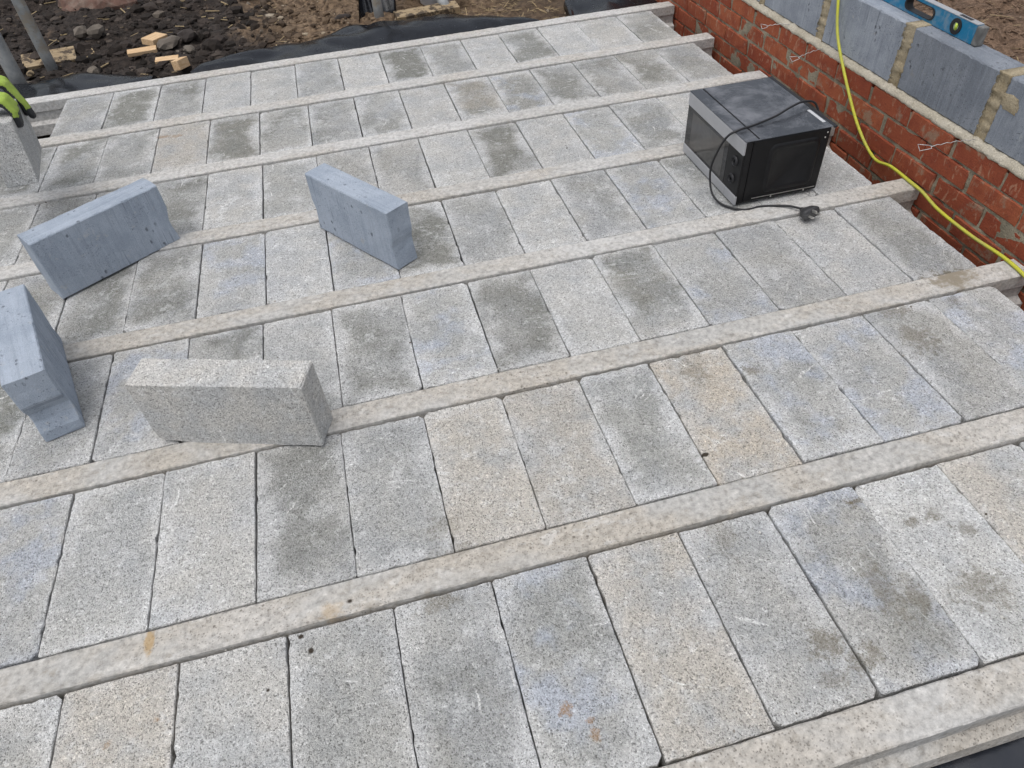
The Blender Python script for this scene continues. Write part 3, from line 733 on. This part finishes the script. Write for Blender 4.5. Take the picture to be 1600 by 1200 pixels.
rim(loops[1], M['rubber'], 'hand_grip', .005); vr = rim(loops[2], M['rubber'], 'vial_ring', .009)
bm = bmesh.new(); bmesh.ops.create_cone(bm, cap_ends=True, segments=20, radius1=.0135, radius2=.0135, depth=.018, matrix=Matrix.Translation((.010, .105, .0285)) @ Matrix.Rotation(R(90), 4, 'Y')); obj('vial_face', bm, M['vialw'], vr, False)
bm = bmesh.new(); tube(bm, [(.0, .1035, .019), (-.0005, .1035, .038)], .0052, 10); obj('vial', bm, M['vial'], vr, True)
obj('end_cap', nbox(-.002, .026, -.004, .0198, -.0005, .0575, bev=.004, seg=2), M['lgrey'], lev)
obj('end_cap', nbox(-.002, .026, 1.1802, 1.204, -.0005, .0575, bev=.004, seg=2), M['lgrey'], lev)
obj('top_edge', nbox(-.0008, .0248, .021, 1.179, .0572, .0592), M['silver'], lev)
obj('top_vial', nbox(.006, .018, .06, .115, .0594, .0605), M['rubber'], lev)
lev.rotation_euler = (0, R(2), R(-.8))

# ------------------------------------------------------------------ yellow cable
cp = [(3.25, 2.35, .30), (3.08, 2.30, .475), (2.98, 2.262, .452), (2.915, 2.240, .450), (2.903, 2.212, .40), (2.893, 2.15, .30), (2.884, 2.02, .178), (2.882, 1.88, .060), (2.882, 1.75, -.004),
      (2.880, 1.65, .0105), (2.876, 1.54, .0115), (2.872, 1.46, .0105), (2.866, 1.36, -.002), (2.862, 1.20, -.002), (2.858, 1.07, .009), (2.852, .99, .0115), (2.84, .90, .006), (2.80, .72, .004), (2.70, .50, .008), (2.55, .25, .004)]
bm = bmesh.new(); tube(bm, catmull(cp, 8), .0056, 10)
tag(obj('yellow_cable', bm, M['yellow'], None, True), 'yellow cable hanging over the wall and running along its foot', 'cable')

# ------------------------------------------------------------------ microwave oven
mw = empty('microwave_oven', (2.237, 1.607, 0)); tag(mw, 'black microwave oven with silver front strips and broken knobs, on the blocks by the wall', 'microwave')
D_, W_, H_ = .313, .430, .241
Z0 = .008
bm = nbox(.028, D_, 0, W_, Z0, H_ - .0025, bev=.006, seg=2)
body = obj('casing', bm, M['mwblack'], mw)
obj('top_cover', nbox(-.003, D_ + .004, -.0015, W_ + .0015, H_ - .0024, H_, bev=.001), M['mwtop'], mw)
obj('top_seam', nbox(.046, .050, .004, W_ - .004, H_ + .0002, H_ + .0022, bev=.0008), M['mwblack'], mw)
obj('rear_lip', nbox(D_ + .0042, D_ + .017, -.004, W_ + .004, H_ - .006, H_ + .002, bev=.002), M['rubber'], mw)
# front frame: silver strips, glass, control panel
obj('front_frame', nbox(.0045, .0275, .0005, W_ - .0005, Z0 - .002, H_ - .003, bev=.002), M['mwblack'], mw)
obj('top_strip', nbox(-.004, .004, .0005, W_ - .0005, H_ - .050, H_ - .0028, bev=.002, seg=2), M['silver'], mw)
obj('bottom_strip', nbox(-.004, .004, .080, W_ - .0005, Z0 - .004, .038, bev=.002, seg=2), M['silver'], mw)
obj('bottom_strip', nbox(-.004, .004, .0005, .0785, Z0 - .004, .038, bev=.002, seg=2), M['silver'], mw)
door = obj('door', nbox(-.0015, .004, .102, W_ - .0008, .0385, H_ - .0505, bev=.001), M['glass'], mw)
obj('window', nbox(-.0022, -.0008, .128, W_ - .045, .050, H_ - .062, bev=.0003), M['mesh'], door)
panel = obj('control_panel', nbox(-.0015, .004, .0008, .1005, .0385, H_ - .0505, bev=.001), M['mwblack'], mw)
def knob_socket(y, z):
    bm = bmesh.new(); n = 18; rk = random.Random(int(y * 1000 + z * 977))
    r1 = [bm.verts.new((-.0014, y + .019 * math.cos(a), z + .019 * math.sin(a))) for a in [k * 2 * math.pi / n for k in range(n)]]
    r2 = [bm.verts.new((-.0075 - rk.uniform(0, .004), y + .0165 * math.cos(a), z + .0165 * math.sin(a))) for a in [k * 2 * math.pi / n for k in range(n)]]
    r3 = [bm.verts.new((-.0065, y + .0125 * math.cos(a), z + .0125 * math.sin(a))) for a in [k * 2 * math.pi / n for k in range(n)]]
    r4 = [bm.verts.new((-.0016, y + .0115 * math.cos(a), z + .0115 * math.sin(a))) for a in [k * 2 * math.pi / n for k in range(n)]]
    for a, b in ((r1, r2), (r2, r3), (r3, r4)):
        for k in range(n): bm.faces.new((a[k], a[(k + 1) % n], b[(k + 1) % n], b[k]))
    bm.faces.new(r4); bmesh.ops.recalc_face_normals(bm, faces=bm.faces)
    s = obj('knob_socket', bm, M['rubber'], panel, True)
    s['label'] = 'broken knob socket with its knob missing'
    bm = bmesh.new(); tube(bm, [(-.0016, y, z), (-.009, y, z)], .004, 10); obj('knob_shaft', bm, M['mwblack'], panel)
knob_socket(.047, .150); knob_socket(.050, .084)
# embossed rounded panel on the near side
def rrect(x0, x1, z0, z1, r, n=6):
    o = []
    for cx, cz, a0 in ((x1 - r, z0 + r, -90), (x1 - r, z1 - r, 0), (x0 + r, z1 - r, 90), (x0 + r, z0 + r, 180)):
        for k in range(n + 1): a = R(a0 + 90 * k / n); o.append((cx + r * math.cos(a), cz + r * math.sin(a)))
    return o
bm = bmesh.new(); lps = []
for (x0, x1, z0, z1, r, yy) in ((.092, .282, .034, .214, .026, .0006), (.098, .276, .040, .208, .022, -.0052), (.108, .266, .050, .198, .016, -.0058), (.112, .262, .054, .194, .014, -.0012)):
    lps.append([bm.verts.new((x, yy, z)) for x, z in rrect(x0, x1, z0, z1, r)])
n = len(lps[0])
for a, b in zip(lps, lps[1:]):
    for k in range(n): bm.faces.new((a[k], a[(k + 1) % n], b[(k + 1) % n], b[k]))
bm.faces.new(lps[-1]); bmesh.ops.recalc_face_normals(bm, faces=bm.faces)
obj('embossed_panel', bm, M['mwblack'], mw, True)
obj('bottom_seam', nbox(.06, D_ - .01, -.0022, -.0003, .0205, .0225), M['steel'], mw)
for x, z in ((.135, .0145), (.262, .0145), (.300, .222), (.295, .205)):
    bm = bmesh.new(); bmesh.ops.create_uvsphere(bm, u_segments=10, v_segments=6, radius=.0032, matrix=Matrix.Translation((x, -.0005, z)) @ Matrix.Diagonal((1, .5, 1, 1))); obj('screw', bm, M['steel'], mw, True)
obj('rating_label', nbox(D_ - .016, D_ - .004, .035, .135, H_ + .0003, H_ + .0009), M['label'], mw)
for x in (.05, .28):
    for y in (.04, .39):
        bm = bmesh.new(); tube(bm, [(x, y, -.001), (x, y, Z0 + .002)], .012, 12); obj('foot', bm, M['rubber'], mw)
# its flex and plug, in world coordinates parented to the oven
def mwc(p): return Vector(p) - Vector((2.237, 1.607, 0))
fx = [(2.568, 1.70, .10), (2.590, 1.735, .19), (2.580, 1.765, .247), (2.530, 1.765, .263), (2.47, 1.745, .262), (2.40, 1.72, .252), (2.31, 1.695, .2475), (2.245, 1.680, .2475), (2.212, 1.690, .225), (2.195, 1.712, .16), (2.187, 1.722, .09),
      (2.186, 1.690, .025), (2.195, 1.640, .006), (2.222, 1.596, .0045), (2.262, 1.570, .0045), (2.315, 1.570, .0055), (2.360, 1.555, .0085), (2.400, 1.530, .013), (2.424, 1.497, .0175)]
bm = bmesh.new(); tube(bm, [mwc(p) for p in catmull(fx, 8)], .0039, 8); obj('power_cord', bm, M['rubber'], mw, True)
def plug():
    c = mwc((2.430, 1.462, .0235)); rot = Matrix.Translation(c) @ Matrix.Rotation(R(-84), 4, 'Z') @ Matrix.Rotation(R(-14), 4, 'Y') @ Matrix.Rotation(R(10), 4, 'X') @ Matrix.Scale(1.22, 4)
    bm = bmesh.new(); rs = []
    # local: x along the flex direction, y sideways, z up; the pins leave along +x
    for x, hy, hz in ((-.030, .005, .005), (-.022, .007, .006), (-.014, .012, .009), (-.006, .023, .012), (.008, .0255, .0145), (.016, .0255, .015), (.018, .023, .013)):
        rs.append([bm.verts.new((x, hy * math.copysign(abs(math.cos(a)) ** .6, math.cos(a)), hz * math.copysign(abs(math.sin(a)) ** .6, math.sin(a)))) for a in [k * 2 * math.pi / 16 for k in range(16)]])
    for a, b in zip(rs, rs[1:]):
        for k in range(16): bm.faces.new((a[k], a[(k + 1) % 16], b[(k + 1) % 16], b[k]))
    bm.faces.new(rs[0]); bm.faces.new(rs[-1]); bmesh.ops.recalc_face_normals(bm, faces=bm.faces)
    bm.transform(rot); p = obj('plug', bm, M['plug'], mw, True)
    for y, z, a, b in ((-.0115, -.004, .0032, .002), (.0115, -.004, .0032, .002), (0, .008, .002, .004)):
        bm = nbox(.0182, .036, y - a, y + a, z - b, z + b, bev=.0005); bm.transform(rot); obj('pin', bm, M['steel'], p)
plug()
mw.rotation_euler = (0, 0, 0)

# ------------------------------------------------------------------ loose blocks on the deck
zt = .0015
def rough_block(L, T, H, seed, cut):
    """dense block on its long edge; the lower corner of one end is broken away"""
    ra = random.Random(seed); bm = bmesh.new(); n = 14
    prof = [(L / 2, .004), (L / 2 + .001, .05), (L / 2, .12), (L / 2, H - .004), (L / 2 - .004, H)]
    prof += [(L / 2 - L * k / n, H + ra.uniform(-.0012, .001)) for k in range(1, n)]
    prof += [(-L / 2 + .004, H), (-L / 2, H - .004), (-L / 2 + .001, .12)]
    prof += [(-L / 2 + .002, .055), (-L / 2 + .006, .018), (-L / 2 + .025, .008), (-L / 2 + .045, .0085), (-L / 2 + .075, .003), (-L / 2 + .10, 0)] if cut else [(-L / 2, .05), (-L / 2, .004), (-L / 2 + .004, 0)]
    prof += [(-L / 2 + .13 + (L - .16) * k / 8, ra.uniform(0, .0008)) for k in range(1, 9)]
    prof += [(L / 2 - .004, 0)]; rings = []; b = .002
    for yy, ins in ((-T / 2, b), (-T / 2 + .003, 0), (0, 0), (T / 2 - .003, 0), (T / 2, b)):
        rings.append([bm.verts.new((x - math.copysign(ins, x) * (abs(x) > L / 2 - .03) + ra.uniform(-.0012, .0012), yy + ra.uniform(-.0006, .0006),
                      max(0, z + (ins if z < .012 else (-ins if z > H - .012 else 0)) + ra.uniform(-.001, .001)))) for x, z in prof])
    m_ = len(prof)
    for a, c_ in zip(rings, rings[1:]):
        for k in range(m_): bm.faces.new((a[k], a[(k + 1) % m_], c_[(k + 1) % m_], c_[k]))
    for rg in (rings[0], rings[-1]): bmesh.ops.triangle_fill(bm, use_beauty=True, edges=[bm.edges.get((rg[k], rg[(k + 1) % m_])) for k in range(m_)])
    bmesh.ops.recalc_face_normals(bm, faces=bm.faces); return bm
ya = math.atan2(-.145, .419)
o = loose_block('concrete_block', rough_block(.443, .095, .214, 5, True), mat_block(loose=True), .556, 1.042, ya, zt)
o.color = (.04, .22, .0, .86); tag(o, 'grey beige rough concrete block standing on edge on the floor, nearest loose block', 'block')
ya = math.atan2(.243, .353)
o = loose_block('aircrete_block', aircrete(.434, .094, .213, 31, notch=(0, .009)), M['blue'], .111, 1.984, ya, zt)
tag(o, 'blue grey block on edge left of centre, its scratched broad face towards the camera', 'block')
ya = math.atan2(-.352, .235)
o = loose_block('aircrete_block', aircrete(.424, .09, .213, 33, notch=(.010, .009)), M['blue'], .961, 1.822, ya, zt)
tag(o, 'blue grey block on edge in the middle of the floor, pointing towards the camera', 'block')
ya = math.atan2(.414, -.136)
o = loose_block('aircrete_block', aircrete(.438, .1, .213, 36, notch=(.022, .014)), M['blue'], .012, 1.384, ya, zt)
tag(o, 'pale blue grey block cut by the left edge of the picture, notched end nearest', 'block')

# the block being lowered into the gap, held by a person
A = Vector((-.116, 2.294, .189)); U = (Vector((-.105, 2.324, .402)) - A).normalized(); V = (Vector((-.218, 2.718, .134)) - A).normalized(); Wv = V.cross(U).normalized()
if Wv.x > 0: Wv = -Wv
V = (V - U * V.dot(U)).normalized()
ctr = A + V * .22 + Wv * .05
o = obj('concrete_block', rough_block(.44, .1, .215, 9, False), mat_block(loose=True))
Yax = U.cross(V).normalized()
o.matrix_world = Matrix(((V.x, Yax.x, U.x, ctr.x), (V.y, Yax.y, U.y, ctr.y), (V.z, Yax.z, U.z, ctr.z), (0, 0, 0, 1)))
o.color = (.25, .03, .03, .70); tag(o, 'grey concrete block gripped by the gloved hands at the left edge', 'block')

# ------------------------------------------------------------------ person: gloved hands reaching in from the left
per = empty('person', (-.9, 2.65, 0)); tag(per, 'person reaching in with lime and black work gloves to hold a block', 'person')
def capsule_mesh(segs, vox):
    bm = bmesh.new()
    for (p, r0), (q, r1) in segs:
        p, q = Vector(p), Vector(q); n = max(2, int((q - p).length / .004))
        for k in range(n + 1):
            t = k / n; bmesh.ops.create_icosphere(bm, subdivisions=2, radius=r0 + (r1 - r0) * t, matrix=Matrix.Translation(p.lerp(q, t)))
    me = bpy.data.meshes.new('t'); bm.to_mesh(me); bm.free()
    o = bpy.data.objects.new('t', me); C.objects.link(o)
    m1 = o.modifiers.new('r', 'REMESH'); m1.mode = 'VOXEL'; m1.voxel_size = vox
    m2 = o.modifiers.new('s', 'SMOOTH'); m2.factor = .5; m2.iterations = 4
    dg = bpy.context.evaluated_depsgraph_get(); res = bpy.data.meshes.new_from_object(o.evaluated_get(dg))
    bpy.data.objects.remove(o); bpy.data.meshes.remove(me); return res
def glove(wrist, fingers, thumb, label):
    wr = Vector(wrist); segs = []
    for f in fingers:
        segs.append(((wr, .030), (f[0], .0185)))
        rr = [.0195, .0175, .0160, .0135]
        for k in range(len(f) - 1): segs.append(((f[k], rr[k]), (f[k + 1], rr[k + 1])))
    for a, b in zip(fingers, fingers[1:]): segs.append(((a[0], .018), (b[0], .018)))
    rr = [.024, .019, .0165, .0145]; th = [wr.lerp(Vector(fingers[0][0]), .35)] + list(thumb)
    for k in range(len(th) - 1): segs.append(((th[k], rr[k]), (th[k + 1], rr[k + 1])))
    me = capsule_mesh(segs, .0032); me.name = 'glove'
    me.materials.clear(); me.materials.append(M['lime']); me.materials.append(M['latex'])
    tips = [Vector(f[-1]) for f in fingers] + [Vector(thumb[-1])]; mids = [Vector(f[-2]) for f in fingers]
    for p in me.polygons:
        p.use_smooth = True; c = p.center; nn = p.normal; jig = .12 * noise.noise(c * 60)
        up = nn.z * .75 - nn.y * .30 + nn.x * .35
        near_tip = min((c - t).length for t in tips) < .030 + .008 * jig
        p.material_index = 0 if (up > .30 + jig and not near_tip) else 1
    o = mobj('glove', me, None, per); o.location = -Vector((-.9, 2.65, 0)); o['label'] = label; return o
def fing(a, b, c, d): return [Vector(a), Vector(b), Vector(c), Vector(d)]
f2 = []
for k in range(4):
    y = 2.395 + k * .0235; e = [0, .006, .004, -.008][k]; dx = -.0057 * k
    f2.append(fing((-.175 + dx, y + .012, .443 - k * .002), (-.128 + dx, y + .004, .4385 - k * .003), (-.1125 + dx, y, .405 - e - k * .003), (-.118 + dx, y - .002, .362 - e - k * .003)))
glove((-.290, 2.465, .468), f2, [Vector((-.262, 2.41, .43)), Vector((-.248, 2.385, .395)), Vector((-.243, 2.375, .360))], 'lime and black glove nearer the camera')
f1 = []
for k in range(4):
    y = 2.655 + k * .0235; dx = -.0057 * k; out = [.030, .008, .004, .002][k]; e = [.012, .004, 0, -.010][k]
    f1.append(fing((-.255 + dx, y + .012, .424 - k * .002), (-.208 + dx + out * .35, y + .004, .410 - k * .003), (-.192 + dx + out * .7, y, .350 - e - k * .003), (-.187 + dx + out * .85, y - .002, .302 - e - k * .003)))
glove((-.372, 2.72, .452), f1, [Vector((-.345, 2.66, .405)), Vector((-.333, 2.635, .372)), Vector((-.328, 2.625, .338))], 'lime and black glove farther away, over the far end of the block')
for wr, el in (((-.285, 2.465, .467), (-.60, 2.56, .62)), ((-.368, 2.722, .452), (-.66, 2.80, .62))):
    wr, el = Vector(wr), Vector(el); d = (el - wr).normalized()
    bm = bmesh.new(); tube(bm, [wr + d * .025, wr + d * .05], [.034, .036], 16); o = obj('cuff', bm, M['cuff'], per, True); o.location = -Vector((-.9, 2.65, 0))
    bm = bmesh.new(); tube(bm, [wr + d * .046, wr + d * .10, wr + d * .2, el], [.040, .046, .052, .058], 16); o = obj('sleeve', bm, M['sleeve'], per, True); o.location = -Vector((-.9, 2.65, 0))

# ------------------------------------------------------------------ beyond the far beam
def membrane(name, line, y0, label, seed, zt_=-.03, lift=.05):
    """sheet from the back of the far beam to an uneven outer edge"""
    bm = bmesh.new(); nv = 14; cols = []
    ln = catmull([(x, y, 0) for x, y in line], 10)
    for i, p in enumerate(ln):
        col = []
        for k in range(nv + 1):
            t = k / nv; yy = y0 + (p.y - y0) * t; xx = p.x
            wv = .030 * noise.noise(Vector((xx * 3.0 + seed, t * 1.6, 0))) + .022 * abs(noise.noise(Vector((xx * 5.0, t * 2.5 + xx * 2, seed))))
            z = zt_ - .03 * t + lift * math.sin(min(1, t * 1.02) * math.pi) * (.5 + .5 * noise.noise(Vector((xx * 1.7, 3, seed)))) + wv
            if k == nv: z = min(z, -.055) - .02
            col.append(bm.verts.new((xx, yy, z)))
        cols.append(col)
    for a, b in zip(cols, cols[1:]):
        for k in range(nv): bm.faces.new((a[k], b[k], b[k + 1], a[k + 1]))
    bmesh.ops.solidify(bm, geom=list(bm.faces), thickness=.0015)
    o = obj(name, bm, M['dpm'], None, True); tag(o, label, 'plastic sheet', 'black polythene sheeting'); return o
membrane('plastic_sheet', [(.24, 3.86), (.28, 3.95), (.39, 3.98), (.56, 4.07), (.71, 4.115), (.82, 4.10), (.93, 4.11), (1.08, 4.20), (1.24, 4.26), (1.40, 4.29), (1.56, 4.28), (1.71, 4.23), (1.84, 4.13), (1.97, 4.01), (2.08, 3.92), (2.13, 3.80)], 3.692,
         'wide glossy black plastic sheet folded along the middle of the far beam', 1)
membrane('plastic_sheet', [(-1.3, 4.20), (-.95, 4.17), (-.76, 4.14), (-.64, 4.10), (-.51, 4.11), (-.37, 4.10), (-.21, 4.04), (-.02, 3.95), (.05, 3.90)], 3.692,
         'black plastic sheet strip behind the far beam at the left, beside the gloves', 5, lift=.03)
membrane('plastic_sheet', [(2.34, 3.80), (2.36, 3.93), (2.39, 4.09), (2.46, 4.20), (2.60, 4.26), (2.76, 4.24), (2.86, 4.1)], 3.692,
         'dark plastic sheet flap at the top of the picture, next to the brick wall', 9, lift=.03)
# sheet under the near beam
o = grid('plastic_sheet', [-.6 + .08 * k for k in range(48)], [-1.2 + .05 * k for k in range(24)], lambda x, y: -.175 + .016 * noise.noise(Vector((x * 4, y * 5, 2))) + (.05 * (y - .0)), M['dpm'])
tag(o, 'black plastic sheet under the nearest beam in the lower right corner', 'plastic sheet', 'black polythene sheeting')

def upright_sheet():
    bm = bmesh.new(); cols = []
    for i in range(26):
        t = i / 25; col = []
        x = 1.205 + .22 * t; y = 4.46 + .10 * math.sin(t * 2.5) + .02 * math.sin(t * 11)
        for k in range(12):
            q = k / 11; col.append(bm.verts.new((x + .02 * math.sin(q * 3 + t * 6) - .03 * (1 - t) * (1 - q), y + .20 * q + .02 * math.sin(t * 14 + q * 2), -.13 + .34 * q)))
        cols.append(col)
    for a, b in zip(cols, cols[1:]):
        for k in range(11): bm.faces.new((a[k], b[k], b[k + 1], a[k + 1]))
    bmesh.ops.solidify(bm, geom=list(bm.faces), thickness=.002)
    o = obj('plastic_sheet', bm, M['dpm'], None, True); tag(o, 'upright fold of black plastic behind the grey post at the top', 'plastic sheet', 'black polythene sheeting')
upright_sheet()

def pole(x, y, r, top, label, z0=-.2):
    bm = bmesh.new(); a, b = Vector((x, y, z0)), Vector(top)
    pts = [a.lerp(b, k / 12) for k in range(13)]
    tube(bm, pts, r, 20, False)
    tube(bm, pts[::-1], r - .004, 20, False)
    bm.verts.ensure_lookup_table(); n = 13 * 20
    for s, e in ((0, n + 12 * 20), (12 * 20, n)):
        for k in range(20):
            try: bm.faces.new((bm.verts[s + k], bm.verts[s + (k + 1) % 20], bm.verts[e + (20 - k - 1) % 20], bm.verts[e + (20 - k) % 20]))
            except Exception: pass
    bmesh.ops.recalc_face_normals(bm, faces=bm.faces)
    o = obj('metal_pole', bm, M['tube'], None, True); tag(o, label, 'pole', 'metal poles standing in the soil'); return o
pole(-.62, 4.43, .031, (-.62, 4.43, 1.9), 'grey metal pole beside the muddy timber board, top left')
pole(-.74, 4.20, .038, (-.74, 4.20, 1.9), 'thick grey metal pole rising behind the gloved hands')
pole(1.305, 4.42, .030, (1.305, 4.42, 1.9), 'weathered grey post in front of the upright black plastic')
pole(1.74, 4.42, .034, (1.44, 4.95, .62), 'slanting grey pole next to the white bucket', -.13)

def timber(name, m, L, Wd, T, loc, rz, label, rx=0.0, ry=0.0, group=None):
    o = obj(name, nbox(-L / 2, L / 2, -Wd / 2, Wd / 2, -T / 2, T / 2, bev=.0015), m); o.location = loc; o.rotation_euler = (rx, ry, rz)
    return tag(o, label, 'timber', group)
G = 'timber offcuts on the soil'
timber('timber_offcut', M['wood'], .135, .085, .035, (-.048, 4.60, -.085), R(58), 'pale square timber offcut farthest from the floor, beside the flat stone', R(6), R(4), G)
timber('timber_offcut', M['wood'], .165, .045, .022, (-.110, 4.45, -.095), R(4), 'long flat pale timber offcut, leftmost of the four', R(14), 0, G)
timber('timber_offcut', M['wood'], .130, .045, .024, (.052, 4.235, -.095), R(-4), 'pale timber offcut with its end behind the yellowish one', R(12), 0, G)
timber('timber_offcut', M['wood'], .095, .045, .05, (.140, 4.105, -.082), R(62), 'short yellowish timber offcut nearest the far beam', R(-8), R(6), G)
timber('timber_board', M['oldwood'], .29, .15, .05, (-.66, 4.585, -.115), R(12), 'muddy timber board half buried at the foot of the pole', R(12), R(2))
timber('timber_board', M['oldwood'], .40, .10, .04, (1.60, 4.40, -.095), R(6), 'tan timber board lying behind the black plastic sheet at the top', R(6))
def stone(name, m, size, loc, rz, label, seed, group='stones on the soil'):
    o = rock(name, m, size, seed); o.location = loc; o.rotation_euler = (0, 0, rz); tag(o, label, 'stone', group); return o
stone('flat_stone', M['stone'], (.085, .048, .030), (.035, 4.52, -.09), R(52), 'flat greyish brown stone beside the square offcut', 2)
stone('dark_stone', M['darkstone'], (.062, .045, .04), (.135, 4.62, -.10), R(10), 'rounded dark stone right of the flat stone', 3)
stone('grey_stone', M['stone'], (.05, .038, .038), (-.535, 4.96, -.09), R(70), 'pointed grey stone, left of a pair beyond the timber board', 4)
stone('brown_stone', M['stone'], (.055, .042, .04), (-.44, 4.93, -.09), R(20), 'blunt brown stone, right of a pair beyond the timber board', 6)
stone('small_stone', M['stone'], (.045, .03, .022), (.16, 4.40, -.105), R(-60), 'small brown stone between the dark stone and the offcuts', 8)
stone('pebble', M['oldwood'], (.022, .018, .016), (-.72, 4.36, -.10), 0, 'small tan pebble between the two poles', 12)
stone('rubble_lump', M['rubble'], (.26, .15, .09), (-.52, 5.56, -.09), R(-6), 'big reddish lump of rubble at the top left edge of the picture', 14)
stone('red_clod', M['rubble'], (.16, .06, .05), (.55, 5.30, -.05), R(10), 'reddish brown lump at the top edge left of the black plastic', 15)
stone('bark_piece', M['darkstone'], (.06, .02, .018), (1.085, 4.55, -.10), R(14), 'dark sliver of bark on the tan soil', 16)

bk = empty('bucket', (1.70, 4.62, -.11)); tag(bk, 'white plastic bucket cut by the top edge of the picture', 'bucket')
bm = bmesh.new(); n = 28
prof = [(.0, .0), (.095, .0), (.105, .008), (.125, .24), (.133, .243), (.133, .255), (.121, .255), (.100, .012), (0, .010)]
rs = [[bm.verts.new((max(r_, 1e-4) * math.cos(k * 2 * math.pi / n), max(r_, 1e-4) * math.sin(k * 2 * math.pi / n), z)) for k in range(n)] for r_, z in prof]
for a, b in zip(rs, rs[1:]):
    for k in range(n): bm.faces.new((a[k], a[(k + 1) % n], b[(k + 1) % n], b[k]))
obj('tub', bm, M['bucket'], bk, True)
bm = bmesh.new(); tube(bm, [(.134 * math.cos(a), .134 * math.sin(a) * .5 + .06 * abs(math.sin(a)), .24 + .05 * math.sin(a)) for a in [k * math.pi / 16 for k in range(17)]], .003, 6); obj('handle', bm, M['wire'], bk, True)
bb = empty('blue_crate', (-1.36, 6.02, -.10)); tag(bb, 'blue plastic crate just showing in the top left corner', 'crate')
obj('base', nbox(-.2, .2, -.14, .14, 0, .012), M['bluep'], bb)
for x0, x1, y0, y1 in ((-.2, .2, -.14, -.128), (-.2, .2, .128, .14), (-.2, -.188, -.1275, .1275), (.188, .2, -.1275, .1275)): obj('side', nbox(x0, x1, y0, y1, .0125, .20, bev=.002), M['bluep'], bb)
